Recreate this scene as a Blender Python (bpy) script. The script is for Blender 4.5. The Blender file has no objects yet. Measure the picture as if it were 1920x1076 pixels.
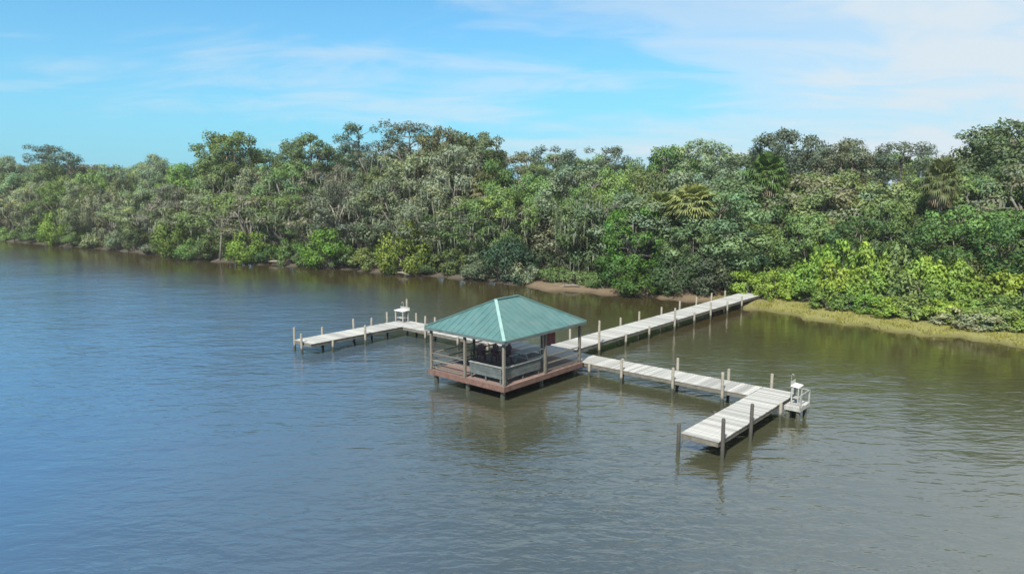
import bpy, math, random
import numpy as np
from mathutils import Vector, Matrix

R = math.radians
sc = bpy.context.scene
col = sc.collection

# ------------------------------------------------------------------ camera
CAM_H = 11.0
F_PX, HORIZON_DROP = 1312.0, 186.0          # focal length and horizon offset in pixels of a 1920 wide picture
PITCH = math.atan(HORIZON_DROP / F_PX)
cam_d = bpy.data.cameras.new('camera')
cam_d.sensor_width = 36.0
cam_d.lens = 36.0 * F_PX / 1920.0
cam_d.clip_start = 0.2
cam_d.clip_end = 20000
cam = bpy.data.objects.new('camera', cam_d)
col.objects.link(cam)
cam.location = (0, 0, CAM_H)
cam.rotation_euler = (R(90) - PITCH, 0, 0)
sc.camera = cam

# ------------------------------------------------------------------ light, sky, exposure
SUN_EL, SUN_AZ = 46.0, 203.0                 # azimuth clockwise from +Y: behind the viewer, a little to the left
sc.view_settings.view_transform = 'Standard'
sc.view_settings.look = 'None'
sc.view_settings.exposure = 1.15
sc.view_settings.gamma = 1.0
sc.render.engine = 'CYCLES'
sc.cycles.use_denoising = True
sc.cycles.max_bounces = 6
sc.cycles.caustics_reflective = False
sc.cycles.caustics_refractive = False

world = bpy.data.worlds.new('World')
sc.world = world
world.use_nodes = True
wt = world.node_tree
wt.nodes.clear()


def nd(t, kind, **kw):
    n = t.nodes.new(kind)
    for k, v in kw.items():
        if k.startswith('i_'):
            n.inputs[k[2:].replace('_', ' ')].default_value = v
        else:
            setattr(n, k, v)
    return n


def math_n(t, op, a, b=None, c=None, clamp=False):
    n = t.nodes.new('ShaderNodeMath')
    n.operation = op
    n.use_clamp = clamp
    for i, x in enumerate((a, b, c)):
        if x is None:
            continue
        if isinstance(x, (int, float)):
            n.inputs[i].default_value = x
        else:
            t.links.new(x, n.inputs[i])
    return n.outputs[0]


def mix_c(t, fac, a, b, blend='MIX'):
    n = t.nodes.new('ShaderNodeMix')
    n.data_type = 'RGBA'
    n.blend_type = blend
    for s, x in ((n.inputs[0], fac), (n.inputs[6], a), (n.inputs[7], b)):
        if isinstance(x, (int, float)):
            s.default_value = x
        elif isinstance(x, tuple):
            s.default_value = (*x[:3], 1)
        else:
            t.links.new(x, s)
    return n.outputs[2]


def ramp(t, src, pts, interp='LINEAR'):
    n = t.nodes.new('ShaderNodeValToRGB')
    n.color_ramp.interpolation = interp
    e = n.color_ramp.elements
    while len(e) < len(pts):
        e.new(0.5)
    for el, (p, c) in zip(e, pts):
        el.position = p
        el.color = (*(c if isinstance(c, tuple) else (c, c, c))[:3], 1)
    t.links.new(src, n.inputs[0])
    return n.outputs[0]


def build_world():
    t = wt
    out = nd(t, 'ShaderNodeOutputWorld')
    bg = nd(t, 'ShaderNodeBackground')
    bg.inputs['Strength'].default_value = 0.1
    sky = nd(t, 'ShaderNodeTexSky')
    sky.sky_type = 'NISHITA'
    sky.sun_disc = False
    sky.sun_elevation = R(SUN_EL)
    sky.sun_rotation = R(SUN_AZ)
    sky.air_density = 1.0
    sky.dust_density = 0.1
    sky.ozone_density = 2.0
    tc = nd(t, 'ShaderNodeTexCoord')
    sep = nd(t, 'ShaderNodeSeparateXYZ')
    t.links.new(tc.outputs['Generated'], sep.inputs[0])
    den = math_n(t, 'ADD', math_n(t, 'MAXIMUM', sep.outputs[2], 0.0), 0.16)
    px = math_n(t, 'DIVIDE', sep.outputs[0], den)
    py = math_n(t, 'DIVIDE', sep.outputs[1], den)
    cmb = nd(t, 'ShaderNodeCombineXYZ')
    t.links.new(px, cmb.inputs[0])
    t.links.new(py, cmb.inputs[1])
    mp = nd(t, 'ShaderNodeMapping')
    mp.inputs['Rotation'].default_value = (0, 0, R(-24))
    mp.inputs['Scale'].default_value = (0.42, 0.85, 1)
    mp.inputs['Location'].default_value = (14.25, 16.80, 0)
    t.links.new(cmb.outputs[0], mp.inputs[0])
    n1 = nd(t, 'ShaderNodeTexNoise', i_Scale=1.0, i_Detail=3.0, i_Roughness=0.5, i_Distortion=0.3)
    n2 = nd(t, 'ShaderNodeTexNoise', i_Scale=3.4, i_Detail=9.0, i_Roughness=0.62, i_Distortion=1.1)
    t.links.new(mp.outputs[0], n1.inputs['Vector'])
    t.links.new(mp.outputs[0], n2.inputs['Vector'])
    s = math_n(t, 'MULTIPLY', n1.outputs[0], 0.72)
    s = math_n(t, 'MULTIPLY_ADD', n2.outputs[0], 0.34, s)
    s = math_n(t, 'MULTIPLY_ADD', sep.outputs[0], 0.34, s)      # thicker veil of cloud towards the right
    s = math_n(t, 'MULTIPLY_ADD', sep.outputs[2], 0.06, s)      # the veil thickens upward, as along the top of the view
    mask = ramp(t, s, [(0.45, 0.0), (0.60, 0.5), (0.73, 0.95)], 'EASE')
    blue = mix_c(t, 1.0, sky.outputs[0], (0.35, 0.66, 0.77), 'MULTIPLY')
    # pale blue band of air low over the horizon, the same all round
    low = math_n(t, 'POWER', math_n(t, 'SUBTRACT', 1.0, math_n(t, 'MAXIMUM', sep.outputs[2], 0.0)), 6.0)
    blue = mix_c(t, low, blue, (0.98, 2.5, 3.4))
    c = mix_c(t, mask, blue, (3.3, 3.7, 4.0))
    t.links.new(c, bg.inputs['Color'])
    t.links.new(bg.outputs[0], out.inputs['Surface'])


build_world()

sun_d = bpy.data.lights.new('sun', 'SUN')
sun_d.energy = 4.0
sun_d.angle = R(2.5)
sun_d.color = (1.0, 0.95, 0.86)
sun = bpy.data.objects.new('sun', sun_d)
col.objects.link(sun)
_sd = Vector((math.sin(R(SUN_AZ)) * math.cos(R(SUN_EL)), math.cos(R(SUN_AZ)) * math.cos(R(SUN_EL)), math.sin(R(SUN_EL))))
sun.rotation_euler = _sd.to_track_quat('Z', 'Y').to_euler()
sun.location = (-40, -60, 90)

# ------------------------------------------------------------------ view geometry helpers (plan the places, all in world metres)
_c, _s = math.cos(PITCH), math.sin(PITCH)


def ray(x, y):
    vx, vz = (x - 960) / F_PX, -(y - 538) / F_PX
    return (vx, _c + vz * _s, -_s + vz * _c)


def proj(p):
    dx, dy, dz = p[0], p[1], p[2] - CAM_H
    Y = dy * _c - dz * _s
    Z = dy * _s + dz * _c
    return 960 + F_PX * dx / Y, 538 - F_PX * Z / Y


def height_at(x, y_px, wx, wy):
    r = ray(x, y_px)
    return CAM_H + r[2] * wy / r[1]


# shoreline, as inland distance over a fixed inland direction
N_IN = np.array([0.62, 0.785]); N_IN = N_IN / np.linalg.norm(N_IN)
M_AL = np.array([N_IN[1], -N_IN[0]])
SHORE = np.array([(-1500, 820), (-600, 400), (-220, 212), (-150, 170), (-106.7, 145.7), (-76, 127.6), (-58, 114.5), (-45.1, 105.1), (-30, 97.9),
                  (-22, 94.0), (-15, 88.8), (-8, 85.5), (-1.25, 81.2), (3.0, 75.5), (6.2, 73.6), (10, 72), (15.5, 69.0), (20.9, 64.5),
                  (24.4, 59.5), (27.3, 55.1), (31.2, 51.6), (35.8, 47.9), (44, 42.5), (60, 30), (150, -60), (900, -850)], dtype=float)
_ss = SHORE @ M_AL
_tt = SHORE @ N_IN


def inland(x, y):
    p = np.array([x, y])
    s = p @ M_AL
    base = np.interp(s, _ss, _tt)
    wob = 0.5 * math.sin(s * 0.9) + 0.4 * math.sin(s * 2.1 + 1.3) + 0.25 * math.sin(s * 4.3 + 0.4)
    return float(p @ N_IN - base - wob)


def ground_z(d):
    return float(np.interp(d, [-40, -8, -3, -1, 0, 0.5, 1.2, 2.5, 5, 10, 30, 100, 1000], [-4, -1.6, -0.7, -0.22, 0.02, 0.14, 0.24, 0.34, 0.5, 0.8, 1.4, 2.0, 2.5]))


def place(px, d):
    """world x, y on the sight line of picture column px, d metres inland of the shore"""
    r = ray(px, 352)
    k0 = r[0] / r[1]
    lo = None
    y = 30.0
    while y < 400:
        if inland(k0 * y, y) >= d:
            return k0 * y, y
        y += 0.25
    return k0 * y, y


# ------------------------------------------------------------------ materials
MATS = {}


def new_mat(name):
    m = bpy.data.materials.new(name)
    m.use_nodes = True
    t = m.node_tree
    p = t.nodes['Principled BSDF']
    MATS[name] = m
    return m, t, p


def coord(t, kind='Object'):
    return nd(t, 'ShaderNodeTexCoord').outputs[kind]


def plain(name, c, rough=0.7, var=0.18, scale=6.0, metal=0.0, bump=0.0, stretch=(1, 1, 1), space='Object'):
    m, t, p = new_mat(name)
    mp = nd(t, 'ShaderNodeMapping')
    mp.inputs['Scale'].default_value = stretch
    t.links.new(coord(t, space), mp.inputs[0])
    n = nd(t, 'ShaderNodeTexNoise', i_Scale=scale, i_Detail=6.0, i_Roughness=0.65)
    t.links.new(mp.outputs[0], n.inputs['Vector'])
    oi = nd(t, 'ShaderNodeObjectInfo')
    lo = tuple(x * (1 - var * 1.6) for x in c)
    hi = tuple(min(1, x * (1 + var)) for x in c)
    cc = ramp(t, n.outputs[0], [(0.3, lo), (0.68, hi)])
    f = math_n(t, 'MULTIPLY_ADD', oi.outputs['Random'], var * 1.5, 1 - var * 0.75)
    cc = mix_c(t, 1.0, cc, f, 'MULTIPLY')
    t.links.new(cc, p.inputs['Base Color'])
    p.inputs['Roughness'].default_value = rough
    p.inputs['Metallic'].default_value = metal
    if bump:
        b = nd(t, 'ShaderNodeBump')
        b.inputs['Strength'].default_value = bump
        b.inputs['Distance'].default_value = 0.02
        t.links.new(n.outputs[0], b.inputs['Height'])
        t.links.new(b.outputs[0], p.inputs['Normal'])
    return m


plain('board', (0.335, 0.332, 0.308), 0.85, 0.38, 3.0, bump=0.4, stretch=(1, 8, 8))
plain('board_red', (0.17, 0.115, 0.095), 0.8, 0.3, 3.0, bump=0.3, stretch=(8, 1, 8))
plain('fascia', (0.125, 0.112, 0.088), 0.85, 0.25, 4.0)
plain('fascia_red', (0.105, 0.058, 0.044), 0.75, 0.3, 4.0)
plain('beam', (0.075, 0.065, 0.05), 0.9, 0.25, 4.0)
plain('post', (0.135, 0.122, 0.098), 0.85, 0.3, 5.0, stretch=(6, 6, 1))
plain('grey_paint', (0.075, 0.088, 0.085), 0.6, 0.25, 3.0)
plain('grey_light', (0.24, 0.245, 0.225), 0.6, 0.25, 3.0)
plain('white', (0.60, 0.60, 0.57), 0.5, 0.1, 3.0)
plain('white_dull', (0.30, 0.30, 0.27), 0.6, 0.2, 3.0)
plain('red', (0.14, 0.03, 0.03), 0.55, 0.2, 3.0)
plain('red_dark', (0.09, 0.02, 0.025), 0.8, 0.2, 6.0)
plain('roof_cap', (0.20, 0.32, 0.295), 0.5, 0.1, 2.0)
plain('bark', (0.13, 0.115, 0.095), 0.9, 0.35, 2.5, bump=0.5, stretch=(3, 3, 0.7))
plain('bark_pale', (0.155, 0.145, 0.12), 0.9, 0.3, 2.0, bump=0.5, stretch=(3, 3, 0.7))
plain('bark_dark', (0.075, 0.065, 0.05), 0.9, 0.3, 2.0, stretch=(3, 3, 0.7))
plain('stalk', (0.13, 0.15, 0.05), 0.6, 0.2, 3.0)
plain('dead_frond', (0.22, 0.16, 0.09), 0.9, 0.3, 2.0)
plain('drift', (0.22, 0.195, 0.16), 0.9, 0.25, 3.0, stretch=(1, 4, 4))


def pile_mat(name, k):
    m, t, p = new_mat(name)
    geo = nd(t, 'ShaderNodeNewGeometry')
    sep = nd(t, 'ShaderNodeSeparateXYZ')
    t.links.new(geo.outputs['Position'], sep.inputs[0])
    n = nd(t, 'ShaderNodeTexNoise', i_Scale=5.0, i_Detail=5.0)
    t.links.new(coord(t), n.inputs['Vector'])
    z = math_n(t, 'MULTIPLY_ADD', n.outputs[0], 0.25, sep.outputs[2])
    # tide stain: algae and barnacles below the high water line
    f = ramp(t, z, [(0.42, 0.0), (0.60, 1.0)])
    dry = ramp(t, n.outputs[0], [(0.3, (0.30 * k, 0.27 * k, 0.21 * k)), (0.7, (0.46 * k, 0.42 * k, 0.34 * k))])
    cc = mix_c(t, f, (0.035, 0.038, 0.025), dry)
    t.links.new(cc, p.inputs['Base Color'])
    p.inputs['Roughness'].default_value = 0.85


pile_mat('pile', 0.55)
pile_mat('pile_dark', 0.13)


def roof_mat():
    m, t, p = new_mat('roof_green')
    n = nd(t, 'ShaderNodeTexNoise', i_Scale=1.3, i_Detail=7.0, i_Roughness=0.6)
    t.links.new(coord(t), n.inputs['Vector'])
    cc = ramp(t, n.outputs[0], [(0.25, (0.046, 0.108, 0.100)), (0.5, (0.062, 0.138, 0.132)), (0.75, (0.088, 0.160, 0.152))])
    n3 = nd(t, 'ShaderNodeTexNoise', i_Scale=0.55, i_Detail=9.0, i_Roughness=0.75, i_Distortion=0.8)
    t.links.new(coord(t), n3.inputs['Vector'])
    cc = mix_c(t, ramp(t, n3.outputs[0], [(0.50, 0.0), (0.68, 0.35)]), cc, (0.105, 0.135, 0.12))
    t.links.new(cc, p.inputs['Base Color'])
    p.inputs['Roughness'].default_value = 0.5


roof_mat()


def leaf_mat(name, transl=0.3):
    """leaf colour = the plant's own colour (object colour) times a per-leaf tint; some clumps yellower"""
    m, t, p = new_mat(name)
    t.nodes.remove(p)
    out = [n for n in t.nodes if n.type == 'OUTPUT_MATERIAL'][0]
    oi = nd(t, 'ShaderNodeObjectInfo')
    at = nd(t, 'ShaderNodeAttribute', attribute_name='tint')
    ah = nd(t, 'ShaderNodeAttribute', attribute_name='hue')
    f = ramp(t, at.outputs['Fac'], [(0.0, 0.6), (0.5, 1.0), (1.0, 1.4)])
    cc = mix_c(t, 1.0, oi.outputs['Color'], f, 'MULTIPLY')
    y = ramp(t, ah.outputs['Fac'], [(0.0, (0.78, 0.95, 1.05)), (0.5, (1.0, 1.0, 1.0)), (1.0, (1.15, 1.06, 0.80))])
    cc = mix_c(t, 1.0, cc, y, 'MULTIPLY')
    d = nd(t, 'ShaderNodeBsdfPrincipled')
    d.inputs['Roughness'].default_value = 0.55
    d.inputs['Specular IOR Level'].default_value = 0.25
    t.links.new(cc, d.inputs['Base Color'])
    tr = nd(t, 'ShaderNodeBsdfTranslucent')
    c2 = mix_c(t, 1.0, cc, (1.15, 1.2, 0.6), 'MULTIPLY')
    t.links.new(c2, tr.inputs['Color'])
    mx = nd(t, 'ShaderNodeMixShader')
    mx.inputs[0].default_value = transl
    t.links.new(d.outputs[0], mx.inputs[1])
    t.links.new(tr.outputs[0], mx.inputs[2])
    t.links.new(mx.outputs[0], out.inputs['Surface'])
    return m


leaf_mat('leaf', 0.35)
leaf_mat('moss_mat', 0.2)


def water_mat():
    m, t, p = new_mat('water')
    at = nd(t, 'ShaderNodeAttribute', attribute_name='inland')
    d = at.outputs['Fac']                                   # negative offshore, metres
    geo = nd(t, 'ShaderNodeNewGeometry')
    pos = geo.outputs['Position']
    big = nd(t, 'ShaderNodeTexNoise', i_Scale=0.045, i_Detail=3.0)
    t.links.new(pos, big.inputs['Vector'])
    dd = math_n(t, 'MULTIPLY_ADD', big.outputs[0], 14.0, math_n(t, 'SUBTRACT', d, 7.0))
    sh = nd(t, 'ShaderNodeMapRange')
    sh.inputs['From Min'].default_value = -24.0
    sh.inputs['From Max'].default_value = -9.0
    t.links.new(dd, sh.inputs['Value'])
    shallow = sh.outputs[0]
    patch = nd(t, 'ShaderNodeTexNoise', i_Scale=0.028, i_Detail=4.0, i_Roughness=0.6)
    t.links.new(pos, patch.inputs['Vector'])
    deep = ramp(t, patch.outputs[0], [(0.35, (0.028, 0.044, 0.046)), (0.65, (0.044, 0.050, 0.034))])
    # blue sky reflection painted into the left-hand body colour; silty olive by the docks
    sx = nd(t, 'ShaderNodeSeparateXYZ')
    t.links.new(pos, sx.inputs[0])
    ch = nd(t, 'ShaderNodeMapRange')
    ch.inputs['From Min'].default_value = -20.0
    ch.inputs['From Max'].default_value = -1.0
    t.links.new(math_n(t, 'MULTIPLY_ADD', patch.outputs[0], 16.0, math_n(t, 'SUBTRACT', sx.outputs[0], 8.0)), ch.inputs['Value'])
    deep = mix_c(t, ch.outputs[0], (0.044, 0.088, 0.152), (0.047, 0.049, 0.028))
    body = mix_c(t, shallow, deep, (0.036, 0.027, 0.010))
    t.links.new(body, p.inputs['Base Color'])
    p.inputs['Roughness'].default_value = 0.10
    p.inputs['IOR'].default_value = 3.1
    p.inputs['Specular IOR Level'].default_value = 0.5

    def wave(scale, stretch, rot, det, dist=0.0):
        mp = nd(t, 'ShaderNodeMapping')
        mp.inputs['Scale'].default_value = stretch
        mp.inputs['Rotation'].default_value = (0, 0, R(rot))
        t.links.new(pos, mp.inputs[0])
        n = nd(t, 'ShaderNodeTexNoise', i_Scale=scale, i_Detail=det, i_Roughness=0.5, i_Distortion=dist)
        t.links.new(mp.outputs[0], n.inputs['Vector'])
        return n.outputs[0]
    h = math_n(t, 'MULTIPLY', wave(0.32, (0.55, 1.3, 1), 12, 2.0, 0.4), 0.55)
    h = math_n(t, 'MULTIPLY_ADD', wave(1.15, (0.6, 1.35, 1), -9, 3.0, 0.5), 0.42, h)
    h = math_n(t, 'MULTIPLY_ADD', wave(2.7, (0.65, 1.3, 1), 16, 3.0, 0.4), 0.17, h)
    # lee of the wooded bank is calmer; cat's paws of wind elsewhere
    gust = nd(t, 'ShaderNodeTexNoise', i_Scale=0.06, i_Detail=3.0)
    t.links.new(pos, gust.inputs['Vector'])
    g = ramp(t, gust.outputs[0], [(0.35, 0.45), (0.62, 1.0)])
    calm = nd(t, 'ShaderNodeMapRange')
    calm.inputs['From Min'].default_value = -22.0
    calm.inputs['From Max'].default_value = -6.0
    calm.inputs['To Min'].default_value = 1.0
    calm.inputs['To Max'].default_value = 0.22
    t.links.new(dd, calm.inputs['Value'])
    st = math_n(t, 'MULTIPLY', calm.outputs[0], g)
    b = nd(t, 'ShaderNodeBump')
    b.inputs['Distance'].default_value = 0.165
    # longer fetch, hence choppier water, out on the open left-hand reach
    sx = nd(t, 'ShaderNodeSeparateXYZ')
    t.links.new(pos, sx.inputs[0])
    fe = nd(t, 'ShaderNodeMapRange')
    fe.inputs['From Min'].default_value = -16.0
    fe.inputs['From Max'].default_value = 2.0
    fe.inputs['To Min'].default_value = 1.25
    fe.inputs['To Max'].default_value = 1.0
    t.links.new(sx.outputs[0], fe.inputs['Value'])
    st = math_n(t, 'MULTIPLY', st, fe.outputs[0])
    b.inputs['Strength'].default_value = 1.0
    t.links.new(math_n(t, 'MULTIPLY', h, st), b.inputs['Height'])
    t.links.new(b.outputs[0], p.inputs['Normal'])


water_mat()


def ground_mat():
    m, t, p = new_mat('ground')
    at = nd(t, 'ShaderNodeAttribute', attribute_name='inland')
    an = nd(t, 'ShaderNodeAttribute', attribute_name='along')
    geo = nd(t, 'ShaderNodeNewGeometry')
    n = nd(t, 'ShaderNodeTexNoise', i_Scale=0.7, i_Detail=8.0, i_Roughness=0.65)
    t.links.new(geo.outputs['Position'], n.inputs['Vector'])
    n2 = nd(t, 'ShaderNodeTexNoise', i_Scale=6.0, i_Detail=6.0, i_Roughness=0.7)
    t.links.new(geo.outputs['Position'], n2.inputs['Vector'])
    sand = ramp(t, n2.outputs[0], [(0.3, (0.09, 0.064, 0.034)), (0.7, (0.17, 0.122, 0.07))])
    grass = ramp(t, n2.outputs[0], [(0.3, (0.11, 0.11, 0.028)), (0.7, (0.22, 0.20, 0.055))])
    litter = ramp(t, n2.outputs[0], [(0.3, (0.05, 0.04, 0.025)), (0.7, (0.12, 0.095, 0.06))])
    # the bank right of the landing is short yellow grass, left of it bare sand
    gfac = nd(t, 'ShaderNodeMapRange')
    gfac.inputs['From Min'].default_value = -27.0
    gfac.inputs['From Max'].default_value = -20.0
    t.links.new(an.outputs['Fac'], gfac.inputs['Value'])
    mud = ramp(t, n2.outputs[0], [(0.3, (0.04, 0.033, 0.022)), (0.7, (0.11, 0.088, 0.06))])
    bf = nd(t, 'ShaderNodeMapRange')
    bf.inputs['From Min'].default_value = -50.0
    bf.inputs['From Max'].default_value = -46.0
    t.links.new(an.outputs['Fac'], bf.inputs['Value'])
    sand = mix_c(t, bf.outputs[0], mud, sand)
    shore = mix_c(t, gfac.outputs[0], sand, grass)
    dd = math_n(t, 'MULTIPLY_ADD', n.outputs[0], 4.0, math_n(t, 'SUBTRACT', at.outputs['Fac'], 2.0))
    f = nd(t, 'ShaderNodeMapRange')
    f.inputs['From Min'].default_value = 5.0
    f.inputs['From Max'].default_value = 9.0
    t.links.new(dd, f.inputs['Value'])
    cc = mix_c(t, f.outputs[0], shore, litter)
    wet = nd(t, 'ShaderNodeMapRange')
    wet.inputs['From Min'].default_value = 0.1
    wet.inputs['From Max'].default_value = 0.9
    wet.inputs['To Min'].default_value = 0.55
    wet.inputs['To Max'].default_value = 1.0
    t.links.new(at.outputs['Fac'], wet.inputs['Value'])
    cc = mix_c(t, 1.0, cc, wet.outputs[0], 'MULTIPLY')
    t.links.new(cc, p.inputs['Base Color'])
    p.inputs['Roughness'].default_value = 0.9
    b = nd(t, 'ShaderNodeBump')
    b.inputs['Strength'].default_value = 0.6
    b.inputs['Distance'].default_value = 0.08
    t.links.new(n2.outputs[0], b.inputs['Height'])
    t.links.new(b.outputs[0], p.inputs['Normal'])


ground_mat()


# ------------------------------------------------------------------ mesh helpers
def mesh_np(name, verts, faces, mats, attrs=None, smooth=False, normals=None):
    """faces: (n,4) or (n,3) int array"""
    verts = np.asarray(verts, dtype=np.float32)
    faces = np.asarray(faces, dtype=np.int32)
    me = bpy.data.meshes.new(name)
    k = faces.shape[1]
    me.vertices.add(len(verts))
    me.vertices.foreach_set('co', verts.ravel())
    me.loops.add(faces.size)
    me.loops.foreach_set('vertex_index', faces.ravel())
    me.polygons.add(len(faces))
    me.polygons.foreach_set('loop_start', np.arange(0, faces.size, k, dtype=np.int32))
    if attrs:
        for an, (dom, vals) in attrs.items():
            a = me.attributes.new(an, 'FLOAT', dom)
            a.data.foreach_set('value', np.asarray(vals, dtype=np.float32))
    me.update(calc_edges=True)
    me.validate()
    if smooth:
        me.polygons.foreach_set('use_smooth', np.ones(len(me.polygons), dtype=bool))
    if normals is not None:
        me.polygons.foreach_set('use_smooth', np.ones(len(me.polygons), dtype=bool))
        me.normals_split_custom_set(np.repeat(normals, k, axis=0).tolist())
    me.materials.append(MATS[mats])
    return me


class MB:
    """collects boxes, bars and tubes into one mesh"""
    def __init__(self):
        self.v, self.f = [], []

    def hexa(self, pts):
        b = len(self.v)
        self.v += [tuple(p) for p in pts]
        for q in ((0, 3, 2, 1), (4, 5, 6, 7), (0, 1, 5, 4), (1, 2, 6, 5), (2, 3, 7, 6), (3, 0, 4, 7)):
            self.f.append(tuple(b + i for i in q))
        return self

    def box(self, x0, x1, y0, y1, z0, z1):
        return self.hexa([(x0, y0, z0), (x1, y0, z0), (x1, y1, z0), (x0, y1, z0), (x0, y0, z1), (x1, y0, z1), (x1, y1, z1), (x0, y1, z1)])

    def bar(self, a, b, w, h, up=(0, 0, 1)):
        a, b = Vector(a), Vector(b)
        d = (b - a).normalized()
        s = d.cross(Vector(up))
        if s.length < 1e-4:
            s = d.cross(Vector((1, 0, 0)))
        s.normalize()
        t = s.cross(d)
        pts = []
        for q in (a, b):
            pts.append([q + s * x * w / 2 + t * y * h / 2 for x, y in ((-1, -1), (1, -1), (1, 1), (-1, 1))])
        return self.hexa(pts[0] + pts[1])

    def tube(self, path, radii, n=8, cap=True):
        b = len(self.v)
        path = [Vector(p) for p in path]
        ref = Vector((0.31, 0.95, 0.05))
        for i, p in enumerate(path):
            d = (path[min(i + 1, len(path) - 1)] - path[max(i - 1, 0)]).normalized()
            s = d.cross(ref)
            if s.length < 1e-3:
                s = d.cross(Vector((1, 0, 0)))
            s.normalize()
            t = d.cross(s)
            for k in range(n):
                a = 2 * math.pi * k / n
                self.v.append(tuple(p + (s * math.cos(a) + t * math.sin(a)) * radii[i]))
        for i in range(len(path) - 1):
            for k in range(n):
                k2 = (k + 1) % n
                self.f.append((b + i * n + k, b + i * n + k2, b + (i + 1) * n + k2, b + (i + 1) * n + k))
        if cap:
            self.f.append(tuple(b + k for k in reversed(range(n))))
            self.f.append(tuple(b + (len(path) - 1) * n + k for k in range(n)))
        return self

    def mesh(self, name, mat, smooth=False, bevel=0.0):
        me = bpy.data.meshes.new(name)
        me.from_pydata(self.v, [], self.f)
        me.update()
        if bevel:
            import bmesh
            bm = bmesh.new()
            bm.from_mesh(me)
            bmesh.ops.bevel(bm, geom=bm.edges[:], offset=bevel, segments=1, affect='EDGES')
            bm.to_mesh(me)
            bm.free()
        if smooth:
            for p in me.polygons:
                p.use_smooth = len(p.vertices) == 4
        me.materials.append(MATS[mat])
        return me


def link(name, me, parent=None, loc=(0, 0, 0), rz=0.0):
    o = bpy.data.objects.new(name, me)
    col.objects.link(o)
    o.location = loc
    o.rotation_euler = (0, 0, rz)
    if parent is not None:
        o.parent = parent
    return o


def tag(o, label=None, cat=None, group=None, kind=None):
    for k, v in (('label', label), ('category', cat), ('group', group), ('kind', kind)):
        if v:
            o[k] = v
    return o


# ------------------------------------------------------------------ water and land
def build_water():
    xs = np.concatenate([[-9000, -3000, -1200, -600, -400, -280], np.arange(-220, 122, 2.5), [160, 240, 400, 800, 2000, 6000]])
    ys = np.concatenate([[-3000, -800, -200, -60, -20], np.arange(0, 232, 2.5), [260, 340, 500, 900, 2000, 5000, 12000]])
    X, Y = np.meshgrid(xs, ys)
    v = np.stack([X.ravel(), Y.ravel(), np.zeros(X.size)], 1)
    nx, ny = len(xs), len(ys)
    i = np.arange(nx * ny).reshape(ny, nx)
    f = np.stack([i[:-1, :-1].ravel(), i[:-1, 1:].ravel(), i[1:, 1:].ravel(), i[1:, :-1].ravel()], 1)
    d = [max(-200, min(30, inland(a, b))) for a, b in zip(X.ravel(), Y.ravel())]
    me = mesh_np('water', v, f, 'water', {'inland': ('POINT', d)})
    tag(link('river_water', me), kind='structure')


def build_land():
    s = np.concatenate([[-1500, -900, -500, -320, -240], np.arange(-215, 40, 0.8), [50, 80, 140, 300, 900]])
    ds = [-14, -7, -4, -2.2, -1.2, -0.5, 0, 0.4, 0.9, 1.5, 2.4, 3.5, 5, 7, 10, 15, 22, 35, 60, 120, 400, 1500, 5000]
    rnd = np.random.default_rng(3)
    v, di, al = [], [], []
    for d in ds:
        for q in s:
            p = M_AL * q
            # start at the true shoreline for this station
            base = np.interp(q, _ss, _tt) + 0.5 * math.sin(q * 0.9) + 0.4 * math.sin(q * 2.1 + 1.3) + 0.25 * math.sin(q * 4.3 + 0.4)
            w = p + N_IN * (base + d)
            z = ground_z(d) + (rnd.normal() * 0.04 * min(1, abs(d) * 0.5))
            v.append((w[0], w[1], z))
            di.append(d)
            al.append(q)
    n = len(s)
    i = np.arange(len(v)).reshape(len(ds), n)
    f = np.stack([i[:-1, :-1].ravel(), i[:-1, 1:].ravel(), i[1:, 1:].ravel(), i[1:, :-1].ravel()], 1)
    me = mesh_np('land', v, f, 'ground', {'inland': ('POINT', di), 'along': ('POINT', al)}, smooth=True)
    tag(link('shore_ground', me), kind='structure')


build_water()
build_land()

# ------------------------------------------------------------------ docks: a frame with u towards the shore, v along the river
U = Vector((1148.0, 1325.0, 0)).normalized()
V = Vector((U.y, -U.x, 0))
ORG = Vector((-0.412, 34.958, 0))
DOCK_RZ = math.atan2(U.y, U.x)               # local x = u ; local y = -v
DZ = 0.80


def dk(u, v, z=0.0):
    return ORG + U * u + V * v + Vector((0, 0, z))


def dock_empty(name, u, v):
    o = bpy.data.objects.new(name, None)
    o.empty_display_size = 0.3
    col.objects.link(o)
    o.location = dk(u, v, 0)
    o.rotation_euler = (0, 0, DOCK_RZ)
    return o


rng = random.Random(11)
_plank_cache = {}


def plank_mesh(length, width, mat, axis):
    key = (round(length, 3), round(width, 3), mat, axis)
    if key not in _plank_cache:
        L, W = length / 2, width / 2
        mb = MB()
        if axis == 'y':
            mb.box(-W, W, -L, L, -0.038, 0)
        else:
            mb.box(-L, L, -W, W, -0.038, 0)
        _plank_cache[key] = mb.mesh('plank', mat)
    return _plank_cache[key]


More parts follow.
